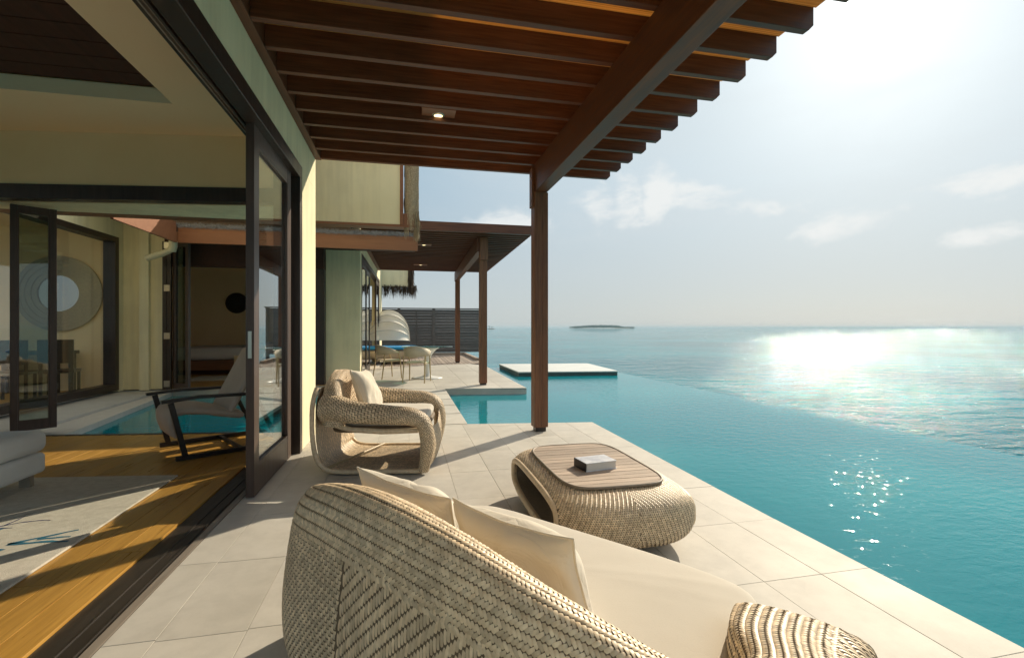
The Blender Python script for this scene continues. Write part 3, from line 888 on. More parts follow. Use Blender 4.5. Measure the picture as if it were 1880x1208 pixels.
def pebble(sx, sy, sz, cx, cy, cz_, p=4, nu=24, nv=12):
    b_ = MB(); vs = []
    sp = lambda v, e: math.copysign(abs(v) ** e, v)
    for j in range(nv + 1):
        ph = -math.pi / 2 + math.pi * j / nv
        for i in range(nu):
            th = 2 * math.pi * i / nu
            vs.append((cx + sx * sp(math.cos(ph), 2 / p) * sp(math.cos(th), 2 / p), cy + sy * sp(math.cos(ph), 2 / p) * sp(math.sin(th), 2 / p), cz_ + sz * sp(math.sin(ph), 2 / p)))
    fs = [(j * nu + i, j * nu + (i + 1) % nu, (j + 1) * nu + (i + 1) % nu, (j + 1) * nu + i) for j in range(nv) for i in range(nu)]
    return b_.add(vs, fs, True)
lp('mattress', pebble(1.1, 0.93, 0.17, -0.36, 0, 0.53, 8), M['bed'], bed)
lp('bolster', MB().tube([(0.62, -0.55, 0.66), (0.62, 0.4, 0.66)], 0.13, 16), M['bed'], bed)
bs = thing('bedside_cube', 'cream cube beside the bed, partly behind the lounge chair', 'side table', (-4.05, 13.55, 0.012))
lp('cube', MB().box(-0.2, 0.35, -0.2, 0.2, 0.0, 0.48), M['plaster_in'], bs, bevel=0.01)
rg = tag(link('bedroom_rug', MB().box(-4.9, -3.0, 12.0, 13.1, 0.0125, 0.024).mesh('bedroom_rug', M['rug'])), 'pale rug on the bedroom floor in front of the bed', 'rug')
wd = thing('wall_disc', 'dark round carved disc hanging on the bedroom wall', 'wall decoration', (-5.0, 15.98, 1.95))
lp('disc', MB().add([(c * .27, -0.03, s * .27) for c, s in ringpts] + [(0, -0.06, 0)], [(k, (k + 1) % 48, 48) for k in range(48)]), M['black'], wd)
lp('rim', ring(.27, .31, -0.05, 0.0), M['dark'], wd)

# ------------------------------------------------------------------ third roof with fringe
tp = thing('end_pavilion', 'cream gable under ragged dark thatch behind the far pergola', 'building', (-0.4, 18.7, -0.6))
wp('gable_wall', MB().box(-3.0, 0.078, 18.62, 18.8, 2.77, 3.9), M['plaster'], tp)
wp('thatch_edge', MB().box(0.085, 0.20, 18.56, 19.1, 2.8, 4.2), M['thatch_dark'], tp)
wp('roof_slab', MB().box(-3.0, 0.2, 18.81, 19.4, 3.0, 4.2), M['thatch_dark'], tp)
wp('thatch_fringe', strands(620, -1.0, 0.40, 18.56, 18.9, 2.80, (0.10, 0.55), 0.008, 0.05), M['thatch_dark'], tp, kind='stuff')
wp('side_fringe', strands(520, 0.10, 0.26, 18.5, 19.1, 3.5, (0.3, 0.95), 0.014, 0.04, zj=.35), M['thatch_dark'], tp, kind='stuff')

# ------------------------------------------------------------------ PERGOLAS
def clipped_joist(x0, x1, y0, y1, z0, z1):
    b_ = MB(); c = 0.035
    pts = [(x0, z0), (x1 - c, z0), (x1, z0 + c), (x1, z1), (x0, z1)]
    n_ = len(pts)
    vs = [(x, y0, z) for x, z in pts] + [(x, y1, z) for x, z in pts]
    fs = [tuple(range(n_)), tuple(range(2 * n_ - 1, n_ - 1, -1))] + [(i, i + n_, (i + 1) % n_ + n_, (i + 1) % n_) for i in range(n_)]
    return b_.add(vs, fs)


JZ0, JZ1 = 3.10, 3.27
per = thing('pergola', 'near dark red timber pergola over the terrace', 'pergola', (1.53, 2.5, 0))
NJ = 20
for k in range(NJ):
    y = 5.70 - 0.3125 * k
    wp('joist', clipped_joist(-0.93, 2.55, y, y + 0.052, JZ0, JZ1), M['wood_x'], per, bevel=0.003)
    if k < NJ - 1:
        wp('roof_panel', MB().box(-0.93, 2.565, y - 0.257, y - 0.001, JZ1 - 0.022, JZ1 - 0.008), M['panel'], per)
wp('roof_cover', MB().box(-0.95, 0.2, -0.3, 5.76, JZ1 + 0.012, JZ1 + 0.03), M['wood_y'], per)
wp('ledger', MB().box(-0.998, -0.932, -0.5, 5.76, JZ0 - 0.005, JZ1 + 0.01), M['wood_y'], per, bevel=0.003)
wp('beam', MB().box(1.455, 1.60, -0.5, 5.50, 2.77, JZ0 - 0.001), M['wood_y'], per, bevel=0.005)
pst = wp('post', MB().box(1.445, 1.535, 5.32, 5.48, 0.05, 2.769).box(1.537, 1.612, 5.33, 5.47, 0.05, 2.769), M['wood_z'], per, bevel=0.005)
wp('post_foot', MB().box(1.465, 1.59, 5.345, 5.455, 0.002, 0.05), M['dark'], per)
wp('bracket', MB().box(1.42, 1.453, 5.34, 5.46, 2.60, 3.05).box(1.602, 1.625, 5.34, 5.46, 2.80, 3.05), M['wood_z'], per, bevel=0.003)


for zb_ in (2.68, 2.94):
    wp('bolt', MB().tube([(1.436, 5.40, zb_), (1.412, 5.40, zb_)], 0.014, 8), M['metal'], per)


def downlight(x, y, label, sx=0.15, sy=0.13, z=3.14):
    t = thing('downlight', label, 'lamp', (x, y, z), 0, 'downlights in the pergolas')
    lp('mounting_box', MB().box(-sx, sx, -sy, sy, 0, 0.07), M['fascia'], t, bevel=0.003)
    lp('trim_ring', MB().lathe([(0.040, 0.0), (0.040, -0.006), (0.055, -0.006), (0.058, 0.0)], n=24), M['steel'], t)
    lp('lens', MB().lathe([(0.0001, -0.003), (0.040, -0.003)], n=24), M['lamp'], t)
    return t


downlight(0.29, 4.42, 'lit downlight in its wooden box between the joists of the near pergola')

per2 = thing('pergola', 'smaller dark timber pergola over the dining table farther away', 'pergola', (1.6, 13.0, 0))
NJ2 = 30
for k in range(NJ2):
    y = 9.50 + 0.232 * k
    wp('joist', clipped_joist(-0.86, 2.56 + 0.006 * k, y, y + 0.05, JZ0, JZ1), M['wood_x'], per2)
wp('roof_panel', MB().box(-0.86, 2.6, 9.56, 16.3, JZ1 - 0.0, JZ1 + 0.012), M['wood_x'], per2)
wp('ledger', MB().prism([(-0.955, 10.8), (-0.862, 10.8), (-0.82, 16.4), (-0.92, 16.4)], JZ0 - 0.005, JZ1 + 0.03), M['wood_y'], per2)
wp('beam', MB().prism([(1.46, 9.95), (1.60, 9.95), (1.77, 16.6), (1.64, 16.6)], 2.80, JZ0 - 0.001), M['wood_y'], per2, bevel=0.004)
wp('front_board', MB().box(-0.3, 2.60, 9.455, 9.498, JZ0 - 0.0, JZ1 + 0.01), M['wood_x'], per2, bevel=0.003)
for (px, py) in ((1.585, 10.0), (1.735, 16.52)):
    wp('post', MB().box(px - 0.075, px + 0.02, py - 0.07, py + 0.07, 0.04, 2.80).box(px + 0.022, px + 0.085, py - 0.06, py + 0.06, 0.04, 3.09), M['wood_z'], per2, bevel=0.004)
    wp('post_foot', MB().box(px - 0.06, px + 0.07, py - 0.055, py + 0.055, 0.002, 0.04), M['dark'], per2)
wp('bracket', MB().box(1.51, 1.68, 9.89, 9.928, 2.62, 3.09), M['wood_z'], per2, bevel=0.003)
downlight(0.40, 11.08, 'lit downlight nearer the front board of the far pergola', 0.17, 0.09, 3.085)
downlight(0.43, 14.62, 'lit downlight deep inside the far pergola', 0.2, 0.09, 3.085)

# ------------------------------------------------------------------ louvred fence
fen = thing('louvre_fence', 'dark grey louvred timber screen beyond the timber deck', 'fence', (1.0, 21.8, 0))
FX0, FX1, FYY, FT = -3.6, 3.55, 21.75, 2.04
for k, x in enumerate((-3.6, -1.95, -0.3, 1.22, 3.5)):
    wp('fence_post', MB().box(x - 0.06, x + 0.06, FYY - 0.07, FYY + 0.05, -1.4, FT), M['fence'], fen)
secs = [(-3.54, -2.01), (-1.89, -0.36), (-0.24, 1.16), (1.28, 3.44)]
nsl = 15
for (a, b) in secs:
    for j in range(nsl):
        z = 0.10 + j * 0.128
        t = MB(); t.add([(a, FYY - 0.05, z), (b, FYY - 0.05, z), (b, FYY + 0.0, z + 0.125), (a, FYY + 0.0, z + 0.125), (a, FYY - 0.03, z), (b, FYY - 0.03, z), (b, FYY + 0.02, z + 0.125), (a, FYY + 0.02, z + 0.125)],
                      [(0, 1, 2, 3), (7, 6, 5, 4), (0, 4, 5, 1), (3, 2, 6, 7), (0, 3, 7, 4), (1, 5, 6, 2)])
        wp('slat', t, M['fence'], fen)
    wp('batten', MB().box((a + b) / 2 - 0.02, (a + b) / 2 + 0.02, FYY - 0.072, FYY - 0.052, 0.08, FT - 0.03), M['fence'], fen)
wp('cap_rail', MB().box(FX0 - 0.08, FX1 + 0.06, FYY - 0.09, FYY + 0.07, FT, FT + 0.045), M['fence'], fen)
# ------------------------------------------------------------------ canopy daybed
db = thing('canopy_daybed', 'white domed canopy daybed with blue mattress in front of the louvred fence', 'daybed', (-0.45, 17.2, 0))
lp('base', pebble(0.95, 0.75, 0.17, -0.05, -0.1, 0.30, 5), M['chair_weave'], db)
lp('mattress', pebble(0.92, 0.70, 0.055, -0.02, -0.12, 0.52, 6), M['blue'], db)
# folding hood: gores fanned about a pivot axis on the right, opening to the left
hood_n = 5
piv = Vector((-0.15, 0.55, 0.74))
def hood_pt(a, s):
    """a: fan angle 0..1, s: along the bow 0..1"""
    ang = R(2) + a * R(90)
    th = math.pi * s
    bow_r = math.sin(th) ** 0.85 * 1.10
    return Vector((piv.x + math.cos(th) * 0.74, piv.y - math.cos(ang) * bow_r * 0.75, piv.z + math.sin(ang) * bow_r))
for g_ in range(hood_n):
    b_ = MB(); A, B = g_ / hood_n, (g_ + 1) / hood_n
    nu, nv = 4, 20
    vs = []
    for i in range(nu + 1):
        a = A + (B - A) * i / nu
        sag = 1 - 0.06 * math.sin(math.pi * i / nu)
        for j in range(nv + 1):
            p_ = hood_pt(a, j / nv)
            vs.append(piv + (p_ - piv) * sag)
    fs = [(i * (nv + 1) + j, i * (nv + 1) + j + 1, (i + 1) * (nv + 1) + j + 1, (i + 1) * (nv + 1) + j) for i in range(nu) for j in range(nv)]
    b_.add(vs, fs, True)
    lp('hood_panel', b_, M['canopy'], db)
for g_ in range(hood_n + 1):
    lp('hood_bow', MB().tube([hood_pt(g_ / hood_n, j / 20) for j in range(21)], 0.007, 6), M['rib'] if 0 < g_ < hood_n else M['canvas'], db)


# ------------------------------------------------------------------ pillows and cushions
def pillow_mesh(w, h, t, seed=0, n=60, wr=0.014):
    b_ = MB()
    rnd = Vector((seed * 3.7, seed * 1.3, seed * 5.1))
    grid = {}
    vs = []
    for side in (1, -1):
        for i in range(n + 1):
            for j in range(n + 1):
                u, v = -1 + 2 * i / n, -1 + 2 * j / n
                pin = 1 - 0.10 * (1 - abs(v) ** 2.5) * abs(u) ** 6 * 1.0
                pin2 = 1 - 0.10 * (1 - abs(u) ** 2.5) * abs(v) ** 6
                x = u * w / 2 * pin; y = v * h / 2 * pin2
                th = (max(0.0, 1 - abs(u) ** 2.6) * max(0.0, 1 - abs(v) ** 2.6)) ** 0.50
                edge = 1 - max(abs(u), abs(v)) ** 8
                nz = mnoise.noise(Vector((x * 7, y * 7, side * 2)) + rnd) * wr * 1.6 * edge
                nz += 0.45 * wr * mnoise.noise(Vector((x * 19 + y * 6, y * 11, side * 3)) + rnd) * edge
                nz += wr * 1.0 * math.sin((u * 1.7 + v * 2.1 + seed) * 3 + 3 * mnoise.noise(Vector((x * 5, y * 5, 0)) + rnd)) * edge * (abs(u) ** 2 + abs(v) ** 2) * .5
                z = side * (t / 2 * th) + nz
                if (i in (0, n) or j in (0, n)):
                    z = 0.006 * mnoise.noise(Vector((x * 9, y * 9, 7)) + rnd)
                vs.append((x, y, z))
    N = (n + 1) ** 2
    fs = []
    for i in range(n):
        for j in range(n):
            a = i * (n + 1) + j
            fs.append((a, a + n + 1, a + n + 2, a + 1))
            fs.append((N + a, N + a + 1, N + a + n + 2, N + a + n + 1))
    b_.add(vs, fs, True)
    return b_


def seam_tube(w, h, seed, r=0.0035, n=26):
    rnd = Vector((seed * 3.7, seed * 1.3, seed * 5.1))
    pts = []
    def P_(u, v):
        pin = 1 - 0.10 * (1 - abs(v) ** 2.5) * abs(u) ** 6
        pin2 = 1 - 0.10 * (1 - abs(u) ** 2.5) * abs(v) ** 6
        x = u * w / 2 * pin; y = v * h / 2 * pin2
        return (x * 1.004, y * 1.004, 0.006 * mnoise.noise(Vector((x * 9, y * 9, 7)) + rnd))
    for k in range(n):
        pts.append(P_(-1 + 2 * k / n, -1))
    for k in range(n):
        pts.append(P_(1, -1 + 2 * k / n))
    for k in range(n):
        pts.append(P_(1 - 2 * k / n, 1))
    for k in range(n):
        pts.append(P_(-1, 1 - 2 * k / n))
    pts.append(pts[0])
    return MB().tube(pts, r, 6, caps=False)


def make_pillow(label, loc, basis, w, h, t, seed):
    """basis: columns are the pillow's width, height and face directions"""
    me = pillow_mesh(w, h, t, seed).mesh('pillow', M['pillow'])
    o = link('pillow', me)
    tag(o, label, 'pillow', 'loose pillows on the wicker seats')
    mt = Matrix((basis[0], basis[1], basis[2])).transposed().to_4x4()
    mt.translation = Vector(loc)
    o.matrix_world = mt
    link('piping', seam_tube(w, h, seed).mesh('piping', M['pillow']), o)
    return o


# ------------------------------------------------------------------ woven surfaces
class Surf:
    """bilinear surface from a grid of points G[na][nb]"""
    def __init__(self, G):
        self.G = np.asarray(G, dtype=float)
        self.na, self.nb = self.G.shape[:2]
        da = np.linalg.norm(np.diff(self.G, axis=0), axis=2).sum(axis=0)
        dbb = np.linalg.norm(np.diff(self.G, axis=1), axis=2).sum(axis=1)
        self.La, self.Lb = float(da.mean()), float(dbb.mean())
        ga = np.gradient(self.G, axis=0); gb = np.gradient(self.G, axis=1)
        n = np.cross(ga, gb)
        self.N = n / (np.linalg.norm(n, axis=2, keepdims=True) + 1e-9)

    def ev(self, a, b, arr=None):
        arr = self.G if arr is None else arr
        x = np.clip(a / self.La, 0, 1) * (self.na - 1); y = np.clip(b / self.Lb, 0, 1) * (self.nb - 1)
        i = np.minimum(x.astype(int), self.na - 2); j = np.minimum(y.astype(int), self.nb - 2)
        fx, fy = (x - i)[..., None], (y - j)[..., None]
        return (arr[i, j] * (1 - fx) * (1 - fy) + arr[i + 1, j] * fx * (1 - fy) + arr[i, j + 1] * (1 - fx) * fy + arr[i + 1, j + 1] * fx * fy)

    def mesh(self, name, mat, flip=False, off=0.0):
        na, nb = self.na, self.nb
        v = (self.G + self.N * off * (-1 if flip else 1)).reshape(-1, 3)
        fs = [(i * nb + j, (i + 1) * nb + j, (i + 1) * nb + j + 1, i * nb + j + 1) for i in range(na - 1) for j in range(nb - 1)]
        if flip:
            fs = [f[::-1] for f in fs]
        me = bpy.data.meshes.new(name); me.from_pydata(v.tolist(), [], fs)
        me.polygons.foreach_set('use_smooth', [True] * len(fs))
        me.materials.append(mat)
        return me


def weave_mesh(name, items, mat):
    """items: (surf, a, b, ang, hl, hw, hgt, sign) arrays; every strand float is a small domed blade"""
    SS = np.array([-1, -0.55, 0.0, 0.55, 1]); TT = np.array([-1, 0, 1.0])
    s, t = np.meshgrid(SS, TT, indexing='ij'); s = s.ravel(); t = t.ravel()
    nvp = len(s)
    allv, cnt = [], 0
    for (sf, a, b, ang, hl, hw, hg, sg) in items:
        a = np.asarray(a)[:, None]; b = np.asarray(b)[:, None]
        ca, sa = np.cos(np.asarray(ang))[:, None], np.sin(np.asarray(ang))[:, None]
        hl = np.broadcast_to(np.asarray(hl, dtype=float).reshape(-1, 1) if np.ndim(hl) else np.full((1, 1), hl), a.shape)
        hw = np.broadcast_to(np.asarray(hw, dtype=float).reshape(-1, 1) if np.ndim(hw) else np.full((1, 1), hw), a.shape)
        wloc = hw * (1 - 0.12 * s[None] ** 2)
        pa = a + s[None] * hl * ca - t[None] * wloc * sa
        pb = b + s[None] * hl * sa + t[None] * wloc * ca
        P = sf.ev(pa, pb); N = sf.ev(pa, pb, sf.N)
        jit = np.random.uniform(0.75, 1.25, a.shape)
        hh = hg * jit * (1 - s[None] ** 2) ** 0.8 - 0.0012 * (np.abs(s[None]) ** 4) + 0.0004 - hg * 0.30 * t[None] ** 2 + hg * 0.28 * t[None]
        P = P + N * sg * hh[..., None]
        allv.append(P.reshape(-1, 3)); cnt += a.shape[0]
    V = np.concatenate(allv)
    q = []
    for i in range(4):
        for j in range(2):
            q.append((i * 3 + j, (i + 1) * 3 + j, (i + 1) * 3 + j + 1, i * 3 + j + 1))
    q = np.array(q)
    F = (q[None] + (np.arange(cnt) * nvp)[:, None, None]).reshape(-1, 4)
    me = bpy.data.meshes.new(name)
    me.vertices.add(len(V)); me.vertices.foreach_set('co', V.ravel())
    me.loops.add(len(F) * 4); me.loops.foreach_set('vertex_index', F.ravel())
    me.polygons.add(len(F)); me.polygons.foreach_set('loop_start', np.arange(len(F)) * 4)
    me.polygons.foreach_set('loop_total', np.full(len(F), 4))
    me.polygons.foreach_set('use_smooth', np.ones(len(F), dtype=bool))
    me.materials.append(mat)
    me.update(); me.validate()
    return me


def herring(sf, sg, a0, a1, b0, b1, rs=0.0168, pitch=0.0135, slant=42, hl=0.0128, hw=0.0047, hg=0.0026, shear=0.0, region=None):
    """rows run along a; the blades of neighbouring rows slant opposite ways"""
    A, B, G = [], [], []
    span = (a1 - a0)
    ext = abs(shear) * span
    r = -int(ext / rs) - 2
    while b0 + r * rs < b1 + ext + 2 * rs:
        na = int(span / pitch) + 1
        aa = a0 + (np.arange(na) + 0.5 * (r % 2)) * pitch
        bb = b0 + r * rs + shear * (aa - a0)
        ok = (bb >= b0) & (bb <= b1) & (aa <= a1)
        if region is not None:
            ok &= region(aa, bb)
        aa, bb = aa[ok], bb[ok]
        A.append(aa); B.append(bb)
        rowang = math.atan(shear)
        G.append(np.full(len(aa), rowang + R(slant if r % 2 else 180 - slant)))
        r += 1
    A, B, G = np.concatenate(A), np.concatenate(B), np.concatenate(G)
    G = G + np.random.normal(0, 0.035, len(G))
    return (sf, A, B, G, hl, hw, hg, sg)


def banded(sf, sg, a0, a1, b0, b1, shear, rs=0.034, pitch=0.0085, region=None, hg=0.0016):
    """wide smooth ribs: long blades lie side by side, their ends meet in slanting lines of ticks"""
    A, B, G, HL = [], [], [], []
    span = a1 - a0
    r = -int(abs(shear) * span / rs) - 2
    while b0 + r * rs < b1 + abs(shear) * span + 2 * rs:
        na = int(span / pitch) + 1
        aa = a0 + np.arange(na) * pitch
        bb = b0 + r * rs + shear * (aa - a0)
        ok = (bb >= b0) & (bb <= b1)
        if region is not None:
            ok &= region(aa, bb)
        aa, bb = aa[ok], bb[ok]
        A.append(aa); B.append(bb)
        G.append(np.full(len(aa), R(90 + (7 if r % 2 else -7))))
        HL.append(np.full(len(aa), rs * 0.50))
        r += 1
    A, B, G, HL = map(np.concatenate, (A, B, G, HL))
    return (sf, A, B, G + np.random.normal(0, 0.02, len(G)), HL, pitch * 0.46, hg, sg)


def basket(sf, sg, a0, a1, b0, b1, c=0.0115, region=None, hg=0.0022):
    na, nb = int((a1 - a0) / c), int((b1 - b0) / c)
    I, J = np.meshgrid(np.arange(na), np.arange(nb), indexing='ij')
    A = (a0 + (I + .5) * c).ravel(); B = (b0 + (J + .5) * c).ravel()
    G = np.where((I + J).ravel() % 2 == 0, 0.0, math.pi / 2)
    if region is not None:
        ok = region(A, B); A, B, G = A[ok], B[ok], G[ok]
    return (sf, A, B, G, c * 0.66, c * 0.40, hg, sg)


def crom(pts, n):
    """Catmull-Rom through points (any dimension), n samples evenly by parameter"""
    P = [np.array(p, dtype=float) for p in pts]
    P = [2 * P[0] - P[1]] + P + [2 * P[-1] - P[-2]]
    out = []
    m_ = len(P) - 3
    for k in range(n):
        x = k / (n - 1) * m_
        i = min(int(x), m_ - 1); t = x - i
        a, b, c, d = P[i], P[i + 1], P[i + 2], P[i + 3]
        out.append(0.5 * ((2 * b) + (c - a) * t + (2 * a - 5 * b + 4 * c - d) * t * t + (3 * b - a - 3 * c + d) * t ** 3))
    return np.array(out)


def resample(poly, n):
    d = np.r_[0, np.cumsum(np.linalg.norm(np.diff(poly, axis=0), axis=1))]
    x = np.linspace(0, d[-1], n)
    return np.stack([np.interp(x, d, poly[:, k]) for k in range(poly.shape[1])], axis=1)


# ---- wicker sofa: shell swept round a U-shaped plan
SOFA_LOC = (0.378, 1.456, 0.0)
SOFA_RZ = R(-51.4)
sofa = thing('wicker_sofa', 'woven wicker love seat in the foreground seen from behind', 'sofa', SOFA_LOC, SOFA_RZ)
# plan x, plan y, rim height, thickness
U = crom([(-0.90, 0.39, 0.25, .22), (-0.93, 0.30, 0.44, .28), (-0.945, 0.12, 0.50, .30), (-0.93, -0.10, 0.55, .23), (-0.87, -0.29, 0.59, .165), (-0.70, -0.415, 0.655, .165), (-0.42, -0.465, 0.715, .165),
          (-0.20, -0.485, 0.73, .165), (0.05, -0.49, 0.705, .165), (0.36, -0.485, 0.645, .165), (0.62, -0.44, 0.585, .17), (0.80, -0.30, 0.535, .20), (0.875, -0.10, 0.505, .24), (0.89, 0.10, 0.475, .33), (0.89, 0.27, 0.44, .34), (0.85, 0.37, 0.22, .28)], 220)
U = resample(U, 150)
TH = np.gradient(U[:, :2], axis=0); TH /= np.linalg.norm(TH, axis=1, keepdims=True)
OUT = np.stack([TH[:, 1] * -1.0, TH[:, 0]], axis=1) * -1.0      # outward normal in plan
ctr = np.array([0.0, 0.1])
sg_ = np.sign(((U[:, :2] - ctr) * OUT).sum(axis=1)); OUT *= sg_[:, None]
for _ in range(6):
    OUT[1:-1] = (OUT[:-2] + OUT[1:-1] * 2 + OUT[2:]) / 4
OUT /= np.linalg.norm(OUT, axis=1, keepdims=True)
NB = 64
G = np.zeros((len(U), NB, 3))
for i, (x, y, h, th) in enumerate(U):
    zb = 0.045
    prof = crom([(-0.07, zb), (-0.02, zb + 0.03), (0.015, zb + 0.10), (0.02, h * 0.45), (0.0, h * 0.72), (-0.022, h - 0.07), (-0.055, h - 0.018), (-th * 0.52, h), (-th + 0.025, h - 0.014), (-th, h - 0.06), (-th - 0.005, max(0.2, h - 0.22)), (-th - 0.005, max(0.1, h - 0.40))], 120)
    prof = resample(prof, NB)
    G[i, :, 0] = x + OUT[i, 0] * prof[:, 0]; G[i, :, 1] = y + OUT[i, 1] * prof[:, 0]; G[i, :, 2] = prof[:, 1]
sf = Surf(G)
mid = sf.N[75, 20]; sgn = 1.0 if (mid[:2] * OUT[75]).sum() > 0 else -1.0
link('shell', sf.mesh('shell', M['strand_dark'], flip=sgn < 0), sofa)
La, Lb = sf.La, sf.Lb
bd = 0.47 * Lb
lowreg = lambda a, b: (b < bd)
left = 0.44 * La
items = [herring(sf, sgn, 0.01, La - 0.01, 0.47 * Lb, Lb * 0.93, rs=0.0148, pitch=0.0108, slant=44, hl=0.0108, hw=0.0040, hg=0.0022),
         basket(sf, sgn, 0.01, left, 0.012, bd + 0.01, region=lambda a, b: a < left - 0.03),
         banded(sf, sgn, left - 0.02, La - 0.01, 0.012, bd + 0.012, shear=1.05)]
weave = link('woven_strands', weave_mesh('woven_strands', items, M['strand']), sofa); weave['kind'] = 'stuff'
lp('seat_base', pebble(0.80, 0.42, 0.15, 0.0, 0.03, 0.19, 7), M['strand_dark'], sofa)
for sx in (-0.6, 0.6):
    for sy in (-0.28, 0.3):
        lp('foot', MB().lathe([(0.001, 0.0), (0.035, 0.0), (0.035, 0.06)], sx, sy, 12), M['black'], sofa)


def cushion_slab(outline, z0, z1, n_side=5, puff=0.02, seed=1):
    """soft slab with rounded edge: rings shrink towards top and bottom"""
    pts = np.array(outline); c = pts.mean(axis=0)
    n_ = len(pts)
    b_ = MB(); rings = []
    h = (z1 - z0)
    prof = [(0.955, 0.0), (0.985, 0.10), (1.0, 0.35), (1.0, 0.62), (0.988, 0.82), (0.962, 0.95), (0.92, 1.0), (0.75, 1.0 + puff / h * .5), (0.5, 1 + puff / h * .9), (0.25, 1 + puff / h), (0.0001, 1 + puff / h)]
    vs = []
    for sc_, zz in prof:
        for k in range(n_):
            p = c + (pts[k] - c) * sc_
            wv = 0.006 * mnoise.noise(Vector((p[0] * 4, p[1] * 4, seed))) + 0.0025 * mnoise.noise(Vector((p[0] * 16, p[1] * 16, seed)))
            vs.append((p[0], p[1], z0 + h * zz + wv))
    fs = [(i * n_ + k, i * n_ + (k + 1) % n_, (i + 1) * n_ + (k + 1) % n_, (i + 1) * n_ + k) for i in range(len(prof) - 1) for k in range(n_)]
    b_.add(vs, fs, True)
    b_.add(vs[:n_], [tuple(range(n_ - 1, -1, -1))])
    return b_


def superpts(cx, cy, sx, sy, p, n_=72):
    out = []
    for k in range(n_):
        t = 2 * math.pi * k / n_
        c_, s_ = math.cos(t), math.sin(t)
        out.append((cx + sx * math.copysign(abs(c_) ** (2 / p), c_), cy + sy * math.copysign(abs(s_) ** (2 / p), s_)))
    return out


sc = lp('seat_cushion', cushion_slab(superpts(-0.045, 0.09, 0.65, 0.405, 6.0, 96), 0.25, 0.385, seed=3), M['cushion'], sofa)
md = sc.modifiers.new('sub', 'SUBSURF'); md.levels = 1; md.render_levels = 1


def sofa_w(p):
    c_, s_ = math.cos(SOFA_RZ), math.sin(SOFA_RZ)
    return Vector((SOFA_LOC[0] + p[0] * c_ - p[1] * s_, SOFA_LOC[1] + p[0] * s_ + p[1] * c_, p[2]))


def lean_basis(rz, tilt, roll=0.0):
    """width along rz, leaning back by tilt from upright, face looking along +normal"""
    wv = Vector((math.cos(rz), math.sin(rz), 0)); nv = Vector((-math.sin(rz), math.cos(rz), 0))
    up = (Vector((0, 0, 1)) * math.cos(tilt) - nv * math.sin(tilt)).normalized()
    face = wv.cross(up).normalized()
    q = Matrix.Rotation(roll, 3, face)
    return (q @ wv, q @ up, face)


make_pillow('cream pillow at the far end of the foreground wicker sofa', sofa_w((-0.44, -0.09, 0.50)), lean_basis(SOFA_RZ + R(3), R(24), R(-3)), 0.46, 0.38, 0.15, 1)
make_pillow('cream pillow nearer the camera on the foreground wicker sofa', sofa_w((0.05, -0.09, 0.485)), lean_basis(SOFA_RZ - R(4), R(22), R(2)), 0.47, 0.39, 0.15, 2)

# ---- coffee table: a woven loop open at its two long sides, teak boards let into the top
TC = (1.14, 2.84)
tab = thing('coffee_table', 'low rounded wicker coffee table with teak board top', 'table', (TC[0], TC[1], 0))
TW, TL, THH = 0.385, 0.655, 0.352
NX, NP = 34, 150
GT = np.zeros((NX, NP, 3))
def table_loop(xn, t, shrink=0.0):
    """xn -1..1 across, t loop parameter; bulging rounded loop in (y,z)"""
    e = abs(xn)
    ky = TL * (1 - 0.20 * e ** 3.2) - shrink
    hz = THH / 2 - 0.008
    zc_ = THH / 2 + 0.004
    drop = 0.045 * e ** 7
    c_, s_ = math.cos(t), math.sin(t)
    p = 3.2
    y = ky * math.copysign(abs(c_) ** (2 / 3.3), c_)
    z = zc_ + (hz - drop - shrink * 0.75) * math.copysign(abs(s_) ** (2 / (5.0 if s_ > 0 else 3.2)), s_)
    # pebble: lower half tucks in
    if s_ < 0:
        y *= 1 - 0.12 * abs(s_) ** 2
    return y, z
for i in range(NX):
    xn = -1 + 2 * i / (NX - 1)
    loop = np.array([table_loop(xn, t) for t in np.linspace(0, 2 * math.pi, 400)])
    loop = resample(loop, NP)
    xx = TW * math.copysign(1 - (1 - abs(xn)) ** 1.0, xn)
    GT[i, :, 0] = xx; GT[i, :, 1] = loop[:, 0]; GT[i, :, 2] = loop[:, 1]
st = Surf(GT)
sgt = 1.0 if st.N[NX // 2, NP // 8][2] * 1 > 0 or st.N[NX // 2, 0][1] > 0 else -1.0
sgt = 1.0 if st.N[NX // 2, 0][1] > 0 else -1.0
link('shell', st.mesh('shell', M['strand_dark'], flip=sgt < 0), tab)
# inner liner and end rims
b_ = MB(); vs = []
for xn in np.linspace(-1, 1, 9):
    loop = resample(np.array([table_loop(xn, t, 0.042) for t in np.linspace(0, 2 * math.pi, 200)]), 80)
    vs += [(TW * xn * 0.995, y, z) for y, z in loop]
b_.add(vs, [(i * 80 + j, i * 80 + j + 1, (i + 1) * 80 + j + 1, (i + 1) * 80 + j) for i in range(8) for j in range(79)], True)
lp('inner_liner', b_, M['panel_weave'], tab)
for sx in (-1, 1):
    o_ = resample(np.array([table_loop(1, t) for t in np.linspace(0, 2 * math.pi, 300)]), 100)
    i_ = resample(np.array([table_loop(1, t, 0.042) for t in np.linspace(0, 2 * math.pi, 300)]), 100)
    pts = [(sx * TW * 0.997, (a[0] + b[0]) / 2, (a[1] + b[1]) / 2) for a, b in zip(o_, i_)]
    lp('end_rim', MB().tube(pts, 0.0205, 8, caps=False), M['strand'], tab)
